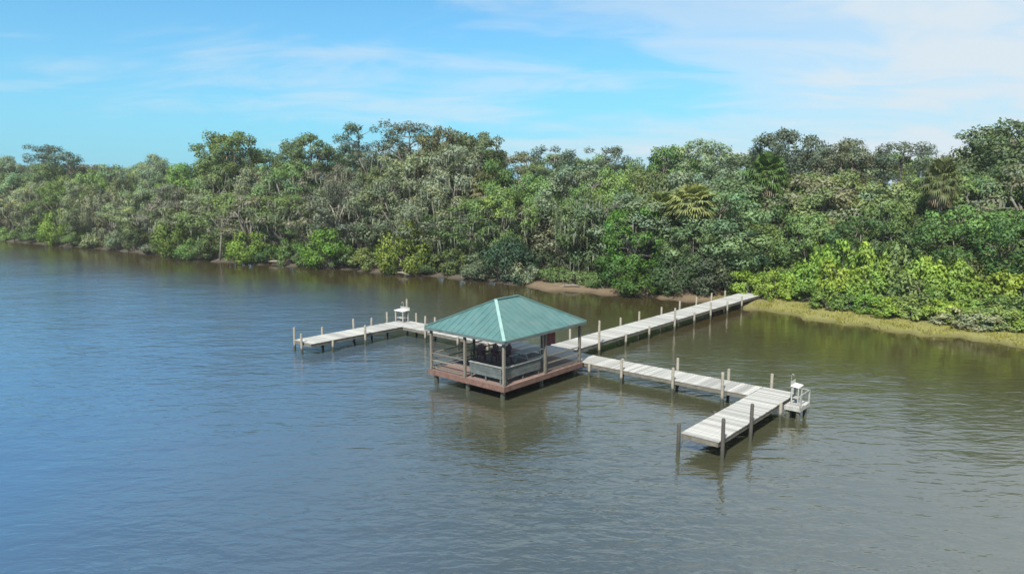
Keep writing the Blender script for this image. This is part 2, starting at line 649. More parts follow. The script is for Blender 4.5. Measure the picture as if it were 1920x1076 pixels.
def planks(root, u0, u1, v0, v1, across, mat='board', pitch=0.152, name='plank'):
    """boards laid over u0..u1, v0..v1 (root local frame: x = u, y = -v); across = 'v': each board runs along v"""
    ru, rv = root['_u'], root['_v']
    if across == 'v':
        n = int(round((u1 - u0) / pitch))
        pt = (u1 - u0) / n
        me = plank_mesh(v1 - v0, pt - 0.012, mat, 'y')
        for i in range(n):
            o = link(name, me, root, (u0 + (i + 0.5) * pt - ru, -((v0 + v1) / 2 - rv) + rng.uniform(-.012, .012), DZ + rng.uniform(-.004, .004)))
            o.rotation_euler = (rng.uniform(-.002, .002), 0, rng.uniform(-.003, .003))
    else:
        n = int(round((v1 - v0) / pitch))
        pt = (v1 - v0) / n
        me = plank_mesh(u1 - u0, pt - 0.012, mat, 'x')
        for i in range(n):
            o = link(name, me, root, ((u0 + u1) / 2 - ru + rng.uniform(-.012, .012), -(v0 + (i + 0.5) * pt - rv), DZ + rng.uniform(-.004, .004)))
            o.rotation_euler = (0, rng.uniform(-.002, .002), rng.uniform(-.003, .003))


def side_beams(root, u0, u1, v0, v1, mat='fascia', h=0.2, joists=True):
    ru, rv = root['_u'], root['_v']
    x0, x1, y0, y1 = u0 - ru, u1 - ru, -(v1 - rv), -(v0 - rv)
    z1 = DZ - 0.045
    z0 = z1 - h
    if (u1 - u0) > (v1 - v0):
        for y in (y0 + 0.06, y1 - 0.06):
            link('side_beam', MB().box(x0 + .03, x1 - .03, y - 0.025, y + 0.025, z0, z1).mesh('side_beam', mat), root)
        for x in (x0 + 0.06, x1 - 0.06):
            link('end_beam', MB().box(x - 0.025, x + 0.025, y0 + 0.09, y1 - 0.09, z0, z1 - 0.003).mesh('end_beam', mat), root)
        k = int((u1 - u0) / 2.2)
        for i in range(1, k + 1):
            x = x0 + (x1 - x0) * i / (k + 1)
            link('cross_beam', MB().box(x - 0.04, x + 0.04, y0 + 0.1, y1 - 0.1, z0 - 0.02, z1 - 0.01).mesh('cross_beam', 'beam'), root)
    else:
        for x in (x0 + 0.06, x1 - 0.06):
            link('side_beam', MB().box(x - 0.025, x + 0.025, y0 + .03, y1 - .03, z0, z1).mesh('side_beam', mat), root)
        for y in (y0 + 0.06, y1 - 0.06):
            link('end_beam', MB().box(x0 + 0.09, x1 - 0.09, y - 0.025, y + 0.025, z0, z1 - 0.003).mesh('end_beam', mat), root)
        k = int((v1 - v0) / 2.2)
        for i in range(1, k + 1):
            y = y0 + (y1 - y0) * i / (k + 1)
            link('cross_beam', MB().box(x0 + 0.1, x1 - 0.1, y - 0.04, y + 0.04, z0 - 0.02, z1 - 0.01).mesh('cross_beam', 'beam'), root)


_pile_cache = {}


def pile(root, u, v, above, r=0.080, bottom=-1.6, mat='pile'):
    ru, rv = root['_u'], root['_v']
    above = above * 0.75 if above > 0.3 else above
    key = (round(above, 2), r, bottom, mat)
    if key not in _pile_cache:
        zt = DZ + above
        _pile_cache[key] = MB().tube([(0, 0, bottom), (0, 0, 0.2), (0, 0, zt - 0.03), (0, 0, zt)], [r * 1.05, r * 1.02, r * 0.95, r * 0.78], 12).mesh('pile', mat, smooth=True)
    o = link('pile', _pile_cache[key], root, (u - ru, -(v - rv), 0))
    o.rotation_euler = (rng.uniform(-.02, .02), rng.uniform(-.02, .02), rng.uniform(0, 6))
    return o


def pier(name, label, u, v):
    o = dock_empty(name, u, v)
    o['_u'], o['_v'] = u, v
    tag(o, label, 'dock')
    return o


WU0, WU1 = 7.06, 8.92                        # the long walkway along the river


def build_docks():
    # walkway to the shore
    w = pier('shore_walkway', 'long straight plank walkway running from the gazebo to the wooded bank', 8.93, -3.3)
    planks(w, 8.93, 40.2, -4.3, -2.25, 'v', pitch=0.16)
    side_beams(w, 8.93, 40.2, -4.3, -2.25)
    for uu in (11.8, 15.4, 18.2, 20.9, 24.4, 27.5, 30.6, 33.6, 36.6):
        pile(w, uu, -4.44, rng.choice((0.75, 0.9, 1.0)))
    for uu, a in ((11.9, 1.65), (15.2, 0.15), (18.4, 0.18), (22.3, 1.35), (25.6, .35), (28.6, 0.9), (31.9, 0.5), (35, 0.6)):
        pile(w, uu, -2.12, a)
    # right arm and its finger
    w = pier('river_walkway', 'pale plank walkway from gazebo out to the nearest, right-hand finger dock', WU0, -0.0)
    planks(w, WU0, WU1, 0.02, 10.0, 'u', pitch=0.155)
    side_beams(w, WU0, WU1, 0.02, 10.0)
    for vv, a in ((0.5, 0.05), (2.7, 0.85), (5.9, 0.95), (8.7, 1.25)):
        pile(w, WU0 - 0.12, vv, a)
    for vv, a in ((1.5, 0.1), (5.1, 0.95), (8.1, 0.8)):
        pile(w, WU1 + 0.12, vv, a)
    w = pier('finger_dock', 'short finger dock nearest the viewer at the right end, tall dark piles', 4.3, 10.9)
    planks(w, -0.1, WU1, 10.03, 11.72, 'v', pitch=0.155)
    side_beams(w, -0.1, WU1, 10.03, 11.72)
    for uu, vv, a in ((-0.05, 9.92, 0.5), (0.05, 11.83, 1.3), (2.9, 11.83, 1.2), (3.4, 9.92, 0.05), (6.4, 11.84, 0.1), (9.03, 10.4, 1.0), (9.03, 11.5, 0.2)):
        pile(w, uu, vv, a, mat='pile_dark' if uu < 5 else 'pile')
    # left arm and its finger
    w = pier('river_walkway', 'plank walkway behind the green roof leading out to the left finger dock', WU0, -5.8)
    planks(w, WU0, WU1, -16.35, 0.0, 'u', pitch=0.155)
    side_beams(w, WU0, WU1, -16.35, 0.0)
    for vv, a in ((-13.7, 1.35), (-10.4, 0.1), (-7.6, 0.1)):
        pile(w, WU0 - 0.12, vv, a)
    for vv, a in ((-16.0, 0.75), (-14.9, 0.8), (-12.0, 0.7), (-9.0, 0.7), (-6.6, 0.6)):
        pile(w, WU1 + 0.12, vv, a)
    w = pier('finger_dock', 'finger dock at the left end, furthest from shore, with pale piles', 4.0, -17.4)
    planks(w, -0.7, WU1, -18.4, -16.38, 'v', pitch=0.155)
    side_beams(w, -0.7, WU1, -18.4, -16.38)
    for uu, vv, a in ((-0.6, -18.52, 1.1), (-0.82, -17.3, 0.8), (0.9, -16.26, 0.05), (1.6, -18.52, .7), (4.3, -18.52, 0.95), (3.6, -16.26, 0.85), (5.9, -18.52, .75), (7.4, -18.52, 1.05), (9.04, -18.1, 2.2), (9.04, -17.0, .9)):
        pile(w, uu, vv, a)


build_docks()


# ------------------------------------------------------------------ gazebo
def build_gazebo():
    g = pier('gazebo', 'open gazebo with green hipped metal roof on reddish deck over water', 3.5, -2.85)
    g['category'] = 'gazebo'
    ru, rv = 3.5, -2.85
    D0, D1, E0, E1 = 0.0, 7.03, -5.75, 0.0
    L = lambda u, v, z: (u - ru, -(v - rv), z)
    planks(g, D0 + .05, D1, E0 + .05, E1 - .05, 'v', 'board_red', 0.152, 'deck_board')
    # rim boards
    z1, z0 = DZ + 0.005, DZ - 0.27
    for a, b in ((L(D0 + .02, E0, 0), L(D0 + .02, E1, 0)), (L(D1 - .0, E0, 0), L(D1 - .0, E1, 0))):
        x = a[0]
        link('rim_board', MB().box(x - .02, x + .02, min(a[1], b[1]), max(a[1], b[1]), z0, z1).mesh('rim_board', 'fascia_red'), g)
    for v in (E0 + .02, E1 - .02):
        y = -(v - rv)
        link('rim_board', MB().box(D0 + .043 - ru, D1 - .023 - ru, y - .02, y + .02, z0 + .003, z1 - .003).mesh('rim_board', 'fascia_red'), g)
    for i in range(6):
        y = -(E0 + 0.6 + i * (E1 - E0 - 1.2) / 5 - rv)
        link('joist', MB().box(D0 + .1 - ru, D1 - .1 - ru, y - .04, y + .04, DZ - .26, DZ - .05).mesh('joist', 'beam'), g)
    for uu in (0.3, 3.5, 6.6):
        for vv in (-5.4, -2.9, -0.35):
            pile(g, uu, vv, -0.28, r=0.13)
    # posts
    EZ = 3.26
    posts = [(0.14, E0 + .14), (0.14, -2.95), (0.14, -0.14), (3.6, -0.14), (6.85, -0.14), (3.6, E0 + .14), (6.85, E0 + .14), (6.85, -2.95)]
    pm = MB().box(-.07, .07, -.07, .07, DZ, EZ - 0.12).mesh('post', 'post', bevel=0.012)
    for u, v in posts:
        link('post', pm, g, L(u, v, 0))
    for y in (-(E0 + .14 - rv), -(-0.14 - rv)):
        link('eave_beam', MB().box(0.05 - ru, 6.95 - ru, y - .05, y + .05, EZ - .2, EZ - .005).mesh('eave_beam', 'beam'), g)
    for x in (0.14 - ru, 6.85 - ru):
        link('eave_beam', MB().box(x - .05, x + .05, -(-0.2 - rv), -(E0 + .2 - rv), EZ - .19, EZ - .008).mesh('eave_beam', 'beam'), g)
    # roof
    OV = 0.12
    e = [L(D0 - OV, E0 - OV, EZ), L(D0 - OV, E1 + OV, EZ), L(D1 + OV, E1 + OV, EZ), L(D1 + OV, E0 - OV, EZ)]
    RZ = 4.78
    r0, r1 = L(2.55, -2.87, RZ), L(4.5, -2.87, RZ)
    roof = bpy.data.objects.new('roof', None)
    col.objects.link(roof)
    roof.parent = g

    def slope(pts):
        mb = MB()
        pts = [Vector(p) for p in pts]
        n = (pts[1] - pts[0]).cross(pts[-1] - pts[0]).normalized()
        if n.z < 0:
            n = -n
        k = len(pts)
        b = 0
        th = 0.05
        mb.v += [tuple(p) for p in pts] + [tuple(p - Vector((0, 0, th))) for p in pts]
        mb.f.append(tuple(range(k)))
        mb.f.append(tuple(range(2 * k - 1, k - 1, -1)))
        for i in range(k):
            j = (i + 1) % k
            mb.f.append((i, k + i, k + j, j))
        # standing seams run up the fall line
        a, c = pts[0], pts[1]
        ed = (c - a)
        el = ed.length
        ed.normalize()
        fall = n.cross(ed)
        if fall.z < 0:
            fall = -fall
        poly = [((p - a).dot(ed), (p - a).dot(fall)) for p in pts]
        m = int(el / 0.42)
        for i in range(1, m):
            s = el * i / m
            tmax = 0
            for q in range(1, k):
                (x0, y0), (x1, y1) = poly[q], poly[(q + 1) % k]
                if min(x0, x1) <= s <= max(x0, x1) and abs(x1 - x0) > 1e-6:
                    tmax = max(tmax, y0 + (y1 - y0) * (s - x0) / (x1 - x0))
            if tmax > 0.15:
                p0 = a + ed * s + n * 0.012
                p1 = p0 + fall * (tmax - 0.04)
                mb.bar(p0, p1, 0.014, 0.018, up=n)
        link('roof_slope', mb.mesh('roof_slope', 'roof_green'), roof)

    slope([e[0], e[1], r0])                       # facing the open river
    slope([e[1], e[2], r1, r0])
    slope([e[2], e[3], r1])
    slope([e[3], e[0], r0, r1])
    up = Vector((0, 0, 0.03))
    for a, b in ((e[0], r0), (e[1], r0), (e[2], r1), (e[3], r1)):
        link('hip_cap', MB().bar(Vector(a) + up, Vector(b) + up, 0.17, 0.035).mesh('hip_cap', 'roof_cap' if a is e[1] else 'roof_green'), roof)
    link('ridge_cap', MB().bar(Vector(r0) + up, Vector(r1) + up, 0.2, 0.045).mesh('ridge_cap', 'roof_green'), roof)
    for i in range(4):
        a, b = Vector(e[i]), Vector(e[(i + 1) % 4])
        dn = Vector((0, 0, -0.1))
        link('eave_trim', MB().bar(a + dn, b + dn, 0.03, 0.12).mesh('eave_trim', 'grey_paint'), roof)
    # rafters under the roof
    for f in (0.2, 0.4, 0.6, 0.8):
        uu = D0 + (D1 - D0) * f
        tu = min(max(uu, 2.55), 4.5)
        for vv in (E0 - .02, E1 + .02):
            link('rafter', MB().bar(L(uu, vv, EZ - .07), L(tu if abs(tu - uu) > 0.01 else uu, -2.87, RZ - .12), 0.05, 0.1).mesh('rafter', 'beam'), roof)
    # railing on the river side and the right side
    def rail(u0, v0, u1, v1):
        for z, w, h in ((DZ + 0.95, 0.10, 0.04), (DZ + 0.55, 0.035, 0.07), (DZ + 0.16, 0.035, 0.07)):
            link('rail', MB().bar(L(u0, v0, z), L(u1, v1, z), w, h).mesh('rail', 'post'), g)
    rail(0.14, E0 + .22, 0.14, -3.03)
    rail(3.68, -0.14, 6.77, -0.14)
    rail(0.22, E0 + .14, 3.52, E0 + .14)
    rail(3.68, E0 + .14, 6.77, E0 + .14)


build_gazebo()


# ------------------------------------------------------------------ things on the docks
def thing(name, label, cat, u, v, z, rz=0.0, group=None):
    o = bpy.data.objects.new(name, None)
    o.empty_display_size = 0.2
    col.objects.link(o)
    o.location = dk(u, v, z)
    o.rotation_euler = (0, 0, DOCK_RZ + rz)
    tag(o, label, cat, group)
    return o


def copy_tree(root, **kw):
    r = root.copy()
    col.objects.link(r)
    for ch in list(root.children):
        c = ch.copy()
        col.objects.link(c)
        c.parent = r
        for g2 in list(ch.children):
            d = g2.copy()
            col.objects.link(d)
            d.parent = c
    return r


def build_furniture():
    Z = DZ + 0.004
    # low-slung slatted chairs, dark red
    c = thing('slatted_chair', '', 'chair', 0, 0, Z, 0, 'red chairs under the gazebo roof')
    for i in range(5):
        link('seat_slat', MB().hexa([(-.25 + i * .1, -.26, .40 - i * .025), (-.16 + i * .1, -.26, .375 - i * .025), (-.16 + i * .1, .26, .375 - i * .025), (-.25 + i * .1, .26, .40 - i * .025),
                                     (-.25 + i * .1, -.26, .42 - i * .025), (-.16 + i * .1, -.26, .395 - i * .025), (-.16 + i * .1, .26, .395 - i * .025), (-.25 + i * .1, .26, .42 - i * .025)]).mesh('seat_slat', 'red'), c)
    for i in range(5):
        y = -.22 + i * .11
        top = 0.98 - 0.05 * abs(i - 2)
        link('back_slat', MB().bar((.24, y * .8, .30), (.46, y, top), 0.095, 0.02, up=(1, 0, 0)).mesh('back_slat', 'red'), c)
    for s in (-1, 1):
        link('arm', MB().box(-.36, .42, s * .33 - .06, s * .33 + .06, .56, .585).mesh('arm', 'red'), c)
        link('leg', MB().bar((-.28, s * .30, 0), (-.28, s * .30, .56), .07, .035).mesh('leg', 'red'), c)
        link('leg', MB().bar((.40, s * .28, 0), (.30, s * .28, .56), .07, .035).mesh('leg', 'red'), c)
    spots = [(3.25, -4.95, 0.2, 'leftmost of three dark red slatted chairs beneath the green roof'),
             (3.7, -4.3, 0.0, 'middle one of three dark red slatted chairs beneath the green roof'),
             (4.05, -3.65, -0.2, 'rightmost of three dark red slatted chairs, next to the white table')]
    for i, (u, v, rz, lab) in enumerate(spots):
        o = c if i == 0 else copy_tree(c)
        o.location = dk(u, v, Z)
        o.rotation_euler.z = DOCK_RZ + rz
        o['label'] = lab
    # white picnic table with attached benches
    t = thing('picnic_table', 'white picnic table with attached benches beneath the gazebo roof', 'table', 4.9, -2.35, Z, 0.0)
    for i in range(5):
        link('top_board', MB().box(-.9, .9, -.38 + i * .155, -.24 + i * .155, .72, .755).mesh('top_board', 'white'), t)
    for s in (-1, 1):
        link('bench_board', MB().box(-.9, .9, s * .68 - .13, s * .68 + .13, .42, .455).mesh('bench_board', 'white'), t)
        x = s * .62
        link('leg', MB().bar((x, -.62, 0), (x, -.18, .72), .05, .09).mesh('leg', 'white_dull'), t)
        link('leg', MB().bar((x, .62, 0), (x, .18, .72), .05, .09).mesh('leg', 'white_dull'), t)
        link('bearer', MB().box(x + .027, x + .07, -.78, .78, .36, .418).mesh('bearer', 'white_dull'), t)
    # benches in the river corner, backs to the water
    def bench(label, u, v, rz, length):
        b = thing('deck_bench', label, 'bench', u, v, Z, rz)
        h = length / 2
        for i in range(3):
            link('seat_board', MB().box(.02 + i * .15, .155 + i * .15, -h, h, .43, .465).mesh('seat_board', 'grey_light'), b)
        for i in range(3):
            link('back_board', MB().box(-.05, -.02, -h, h, .28 + i * .2, .47 + i * .2).mesh('back_board', 'grey_paint'), b)
        link('top_rail', MB().box(-.1, .05, -h - .02, h + .02, .875, .915).mesh('top_rail', 'grey_light'), b)
        for y in (-h + .1, 0, h - .1):
            link('leg', MB().box(-.015, .04, y - .04, y + .04, 0, .43).mesh('leg', 'grey_paint'), b)
            link('leg', MB().box(.36, .42, y - .04, y + .04, 0, .43).mesh('leg', 'grey_paint'), b)
            link('back_support', MB().box(-.015, .018, y - .03, y + .03, .47, .875).mesh('back_support', 'grey_paint'), b)
    bench('grey bench along the river edge of the gazebo deck, back to the water', 0.36, -1.62, 0.0, 2.3)
    bench('pale grey bench along the right-hand edge of the gazebo deck', 1.95, -0.36, R(90), 2.9)
    # small round table beside it
    s = thing('side_table', 'small round pale table standing between the two grey deck benches', 'table', 1.5, -1.35, Z)
    link('table_top', MB().tube([(0, 0, .50), (0, 0, .53)], [.3, .3], 16).mesh('table_top', 'grey_light'), s)
    link('stem', MB().tube([(0, 0, .02), (0, 0, .5)], [.035, .03], 8).mesh('stem', 'grey_paint'), s)
    link('foot', MB().tube([(0, 0, 0), (0, 0, .03)], [.2, .18], 14).mesh('foot', 'grey_paint'), s)
    # dark red cloth hung from the eave beam
    n, m = 9, 7
    vv, ff = [], []
    for side in (0, 1):
        for i in range(n):
            for j in range(m):
                x = -.42 + .84 * i / (n - 1)
                vv.append((x, 0.035 * math.sin(x * 16) * (1 - j / (m - 1) * .2) + side * .012, -.72 * (1 - j / (m - 1)) + 0.03 * math.sin(x * 9) * (1 - j / (m - 1))))
    for side in (0, 1):
        b = side * n * m
        for i in range(n - 1):
            for j in range(m - 1):
                q = (b + i * m + j, b + (i + 1) * m + j, b + (i + 1) * m + j + 1, b + i * m + j + 1)
                ff.append(q if side == 0 else q[::-1])
    me = mesh_np('cloth', vv, ff, 'red_dark', smooth=True)
    tl = link('hanging_towel', me, None, dk(4.2, -0.21, 3.04), DOCK_RZ)
    tag(tl, 'dark red cloth hanging from the eave on the right side of the gazebo', 'towel')

    # fish cleaning tables: post legs, sloping white top, back board, tap pipe
    def cleaning(label, u, v, z, rz, sx=.85):
        f = thing('cleaning_table', label, 'table', u, v, z, rz)
        f.scale = (sx, sx, .95)
        link('table_top', MB().hexa([(-.38, -.62, .88), (.38, -.62, .92), (.38, .62, .92), (-.38, .62, .88), (-.38, -.62, .93), (.38, -.62, .97), (.38, .62, .97), (-.38, .62, .93)]).mesh('table_top', 'white'), f)
        link('back_board', MB().box(.385, .42, -.62, .62, .86, 1.16).mesh('back_board', 'white_dull'), f)
        for x in (-.3, .3):
            for y in (-.5, .5):
                link('leg', MB().box(x - .045, x + .045, y - .045, y + .045, 0, .885).mesh('leg', 'white_dull'), f)
        link('shelf', MB().box(-.25, .25, -.45, .45, .30, .33).mesh('shelf', 'white_dull'), f)
        link('tap_pipe', MB().tube([(.47, .3, 0.0), (.47, .3, 1.45), (.40, .3, 1.52), (.28, .3, 1.5), (.26, .3, 1.40)], [.022] * 5, 8).mesh('tap_pipe', 'white_dull', smooth=True), f)
        return f
    cleaning('white fish cleaning table on the railed platform off the right finger dock', 7.55, 12.18, DZ - 0.10, R(90), .5)
    cleaning('pale fish cleaning table at the corner of the left finger dock', 8.35, -17.9, DZ + .004, R(0))
    # small railed platform beside the right finger
    p = pier('side_platform', 'small low railed platform fixed beside the right-hand finger dock', 7.6, 12.2)
    p['category'] = 'platform'
    zz = DZ - 0.11
    for i in range(7):
        link('plank', MB().box(-.70 + i * .19, -.53 + i * .19, -.40, .37, zz - .04, zz).mesh('plank', 'board'), p)
    for y in (-.37, .34):
        link('side_beam', MB().box(-.70, .61, y - .03, y + .03, zz - .2, zz - .045).mesh('side_beam', 'white_dull'), p)
    for x in (-.67, .58):
        link('end_beam', MB().box(x - .03, x + .03, -.33, .30, zz - .2, zz - .048).mesh('end_beam', 'white_dull'), p)
    for x, y in ((-.67, -.37), (.58, -.37), (.58, .34)):
        link('rail_post', MB().box(x - .035, x + .035, y - .035, y + .035, zz - .21, zz + .62).mesh('rail_post', 'grey_light'), p)
    link('rail', MB().bar((-.67, -.37, zz + .6), (.58, -.37, zz + .6), .045, .045).mesh('rail', 'grey_light'), p)
    link('rail', MB().bar((.58, -.33, zz + .6), (.58, .30, zz + .6), .045, .045).mesh('rail', 'grey_light'), p)
    for x, y in ((-.5, -.25), (.42, -.25), (-.5, .25), (.42, .25)):
        link('pile', MB().tube([(x, y, -1.6), (x, y, zz - .05)], [.10, .09], 10).mesh('pile', 'pile', smooth=True), p)


build_furniture()


# ------------------------------------------------------------------ plants: a few moulds of each kind, copied into place
def leaves_mesh(name, rnd, centres, radii, per, size, squash=0.75, up=0.45, mat='leaf', aspect=0.55, clump_hue=None):
    """leaf clumps: diamonds spread through the volume of each clump, denser to its skin, turned outward and up"""
    P, Nn, S, T, Hh, Dd = [], [], [], [], [], []
    mid = np.mean(np.asarray(centres), axis=0)
    for i, (c, r) in enumerate(zip(centres, radii)):
        k = max(12, int(per * (r ** 2)))
        d = rnd.normal(size=(k, 3))
        d /= np.linalg.norm(d, axis=1)[:, None]
        rad = r * rnd.uniform(0.25, 1.08, size=k) ** 0.55
        lump = 1 + 0.28 * np.sin(d[:, 0] * 5 + i) * np.cos(d[:, 2] * 4 + i * 1.7)
        o = d * (rad * lump)[:, None]
        o[:, 2] *= squash
        P.append(np.asarray(c) + o)
        nn = d * 0.75 + rnd.normal(size=(k, 3)) * 0.55
        nn[:, 2] += up
        Nn.append(nn / np.linalg.norm(nn, axis=1)[:, None])
        cr = (np.asarray(c) - mid)
        cr = cr / (np.linalg.norm(cr) + 1e-6)
        dn = d * 0.8 + cr * 0.45 + Nn[-1] * 0.55 + np.array([0, 0, 0.25])
        Dd.append(dn / np.linalg.norm(dn, axis=1)[:, None])
        S.append(size * rnd.uniform(0.6, 1.35, size=k))
        ct = rnd.normal() * 0.13
        T.append(np.clip(0.5 + ct + rnd.normal(size=k) * 0.11, 0, 1))
        ch = rnd.normal() * 0.15
        Hh.append(np.clip(0.5 + ch + rnd.normal(size=k) * 0.13, 0, 1))
    P, Nn, S, T, Hh, Dd = map(np.concatenate, (P, Nn, S, T, Hh, Dd))
    flip = np.sum(Nn * Dd, axis=1) < 0
    Nn[flip] *= -1
    k = len(P)
    a = rnd.normal(size=(k, 3))
    t1 = np.cross(Nn, a)
    t1 /= np.linalg.norm(t1, axis=1)[:, None] + 1e-9
    t2 = np.cross(Nn, t1)
    s = S[:, None]
    v = np.stack([P - t1 * s, P - t2 * s * aspect, P + t1 * s + Nn * s * -0.15, P + t2 * s * aspect], 1).reshape(-1, 3)
    f = np.arange(4 * k).reshape(k, 4)
    return mesh_np(name, v, f, mat, {'tint': ('FACE', T), 'hue': ('FACE', Hh)}, normals=Dd)


def moss_mesh(name, rnd, centres, radii, per, length):
    V4, T = [], []
    for c, r in zip(centres, radii):
        if rnd.random() < 0.42:
            continue
        k = int(per * r * rnd.uniform(0.5, 1.4))
        for _ in range(k):
            a = rnd.uniform(0, 2 * math.pi)
            q = r * math.sqrt(rnd.random()) * 1.02
            x, y = c[0] + q * math.cos(a), c[1] + q * math.sin(a)
            z = c[2] - r * 0.5 * math.sqrt(max(0, 1 - (q / r / 1.05) ** 2)) + rnd.uniform(0, .5 * r)
            L = length * rnd.uniform(0.35, 1.3)
            w = rnd.uniform(0.05, 0.13)
            th = rnd.uniform(0, math.pi)
            dx, dy = math.cos(th) * w, math.sin(th) * w
            sx, sy = rnd.normal() * .06, rnd.normal() * .06
            V4.append([(x - dx, y - dy, z), (x + dx, y + dy, z), (x + sx + dx * .7, y + sy + dy * .7, z - L * .55), (x + sx - dx * .7, y + sy - dy * .7, z - L * .55)])
            T.append(rnd.uniform(0.25, 0.85))
            V4.append([(x + sx - dx * .7, y + sy - dy * .7, z - L * .55), (x + sx + dx * .7, y + sy + dy * .7, z - L * .55), (x + dx * .15, y + dy * .15, z - L), (x - dx * .15, y - dy * .15, z - L)])
            T.append(T[-1])
    v = np.array(V4).reshape(-1, 3)
    f = np.arange(len(v)).reshape(-1, 4)
    return mesh_np(name, v, f, 'moss_mat', {'tint': ('FACE', T), 'hue': ('FACE', [0.5] * len(T))})


def limb(mb, rnd, a, b, r0, r1, sag=0.1, n=5, sides=6):
    a, b = np.array(a, float), np.array(b, float)
    L = np.linalg.norm(b - a)
    off = rnd.normal(size=3) * L * 0.07
    pts, rr = [], []
    for i in range(n):
        t = i / (n - 1)
        p = a + (b - a) * t + off * math.sin(math.pi * t)
        p[2] += sag * L * math.sin(math.pi * t)
        pts.append(tuple(p))
        rr.append(r0 + (r1 - r0) * t)
    mb.tube(pts, rr, sides)
    return pts


def mould_oak(seed, h=14.0, r=5.0, low=0.12, n_clump=62, bark='bark_pale', moss=True, per=175, size=0.165, open_=0.0, moss_len=1.1, clump=(0.85, 1.5)):
    """broad spreading crown of many clumps on forked limbs, foliage nearly down to the ground on the open side"""
    rnd = np.random.default_rng(seed)
    cs, rs = [], []
    zc, hz = h * (0.5 + low * .5), h * (0.5 - low * .5)
    tries = 0
    while len(cs) < n_clump and tries < 9000:
        tries += 1
        d = rnd.normal(size=3)
        d /= np.linalg.norm(d)
        q = rnd.uniform(0.45, 1.0) ** 0.5
        wob = 1 + 0.22 * math.sin(3 * math.atan2(d[1], d[0]) + seed) + 0.12 * math.sin(5 * d[2] + seed * 2)
        p = np.array([d[0] * r * q * wob, d[1] * r * q * wob, zc + d[2] * hz * q])
        if p[2] < h * 0.45:                       # lower foliage droops from the rim
            p[:2] *= 0.72 + 0.28 * p[2] / (h * 0.45)
        rr = rnd.uniform(*clump) * (1.1 - 0.25 * (p[2] / h))
        if p[2] + rr * .75 > h:
            p[2] = h - rr * .75
        if any(np.linalg.norm(p - c) < 0.62 * (rr + s) * 0.8 for c, s in zip(cs, rs)):
            continue
        cs.append(p)
        rs.append(rr)
    mb = MB()
    fork = h * rnd.uniform(0.16, 0.26)
    lean = rnd.normal(size=2) * 0.06 * h
    base_r = 0.026 * h
    mb.tube([(0, 0, -0.6), (lean[0] * .15, lean[1] * .15, fork * .3), (lean[0] * .5, lean[1] * .5, fork * .7), (lean[0], lean[1], fork)],
            [base_r * 1.35, base_r * 1.05, base_r * .92, base_r * .85], 9)
    nl = 7
    limbs = []
    for i in range(nl):
        a = 2 * math.pi * i / nl + rnd.uniform(-.3, .3)
        el = rnd.uniform(0.35, 1.25)
        Lr = rnd.uniform(0.45, 0.72)
        b = (lean[0] + math.cos(a) * r * Lr * math.cos(el) * 1.2, lean[1] + math.sin(a) * r * Lr * math.cos(el) * 1.2, fork + (h - fork) * (0.25 + 0.5 * math.sin(el)))
        limbs.append(limb(mb, rnd, (lean[0], lean[1], fork - .1), b, base_r * .62, base_r * .2, 0.08, 6, 7))
    nodes = np.array([p for l in limbs for p in l[1:]])
    for c in cs:
        j = np.argmin(np.linalg.norm(nodes - c, axis=1) + np.maximum(0, nodes[:, 2] - c[2]) * .5)
        limb(mb, rnd, nodes[j], c + np.array([0, 0, .1]), base_r * .17, 0.018, 0.05, 4, 5)
    trunk = mb.mesh('trunk', bark, smooth=True)
    keep = [i for i in range(len(cs)) if rnd.random() > open_]
    C, Q = [cs[i] for i in keep], [rs[i] for i in keep]
    crown = leaves_mesh('crown', rnd, C, Q, per, size)
    mo = moss_mesh('moss', rnd, C, Q, 17, moss_len) if moss else None
    return {'h': h, 'r': r, 'parts': [('trunk', trunk), ('crown', crown)] + ([('moss', mo)] if mo else [])}


def mould_pine(seed, h=18.0, r=3.6, n_clump=34, first=0.58):
    """tall bare stem with open, flat-topped tufts at the top"""
    rnd = np.random.default_rng(seed)
    mb = MB()
    lean = rnd.normal(size=2) * .35
    path = [(lean[0] * t * t, lean[1] * t * t, -0.6 + (h * .97 + .6) * t) for t in (0, .2, .4, .6, .8, 1)]
    mb.tube(path, [.24, .21, .18, .15, .11, .05], 8)
    C, Q = [], []
    for i in range(n_clump):
        t = rnd.uniform(first, 0.97)
        a = rnd.uniform(0, 2 * math.pi)
        w = r * (0.35 + 0.65 * math.sin(math.pi * min(1, (1.02 - t) / (1.02 - first) * .8 + .2))) * rnd.uniform(.5, 1)
        st = np.array([lean[0] * t * t, lean[1] * t * t, h * t - .5])
        c = st + np.array([math.cos(a) * w, math.sin(a) * w, rnd.uniform(.3, 1.2)])
        c[2] = min(c[2], h - .6)
        limb(mb, rnd, st, c, .06, .02, -.04, 4, 5)
        C.append(c)
        Q.append(rnd.uniform(.65, 1.2))
    C.append(np.array([lean[0], lean[1], h - .65]))
    Q.append(.85)
    crown = leaves_mesh('crown', rnd, C, Q, 150, .2, squash=.72, up=.6, aspect=.3)
    return {'h': h, 'r': r, 'parts': [('trunk', mb.mesh('trunk', 'bark', smooth=True)), ('crown', crown)]}


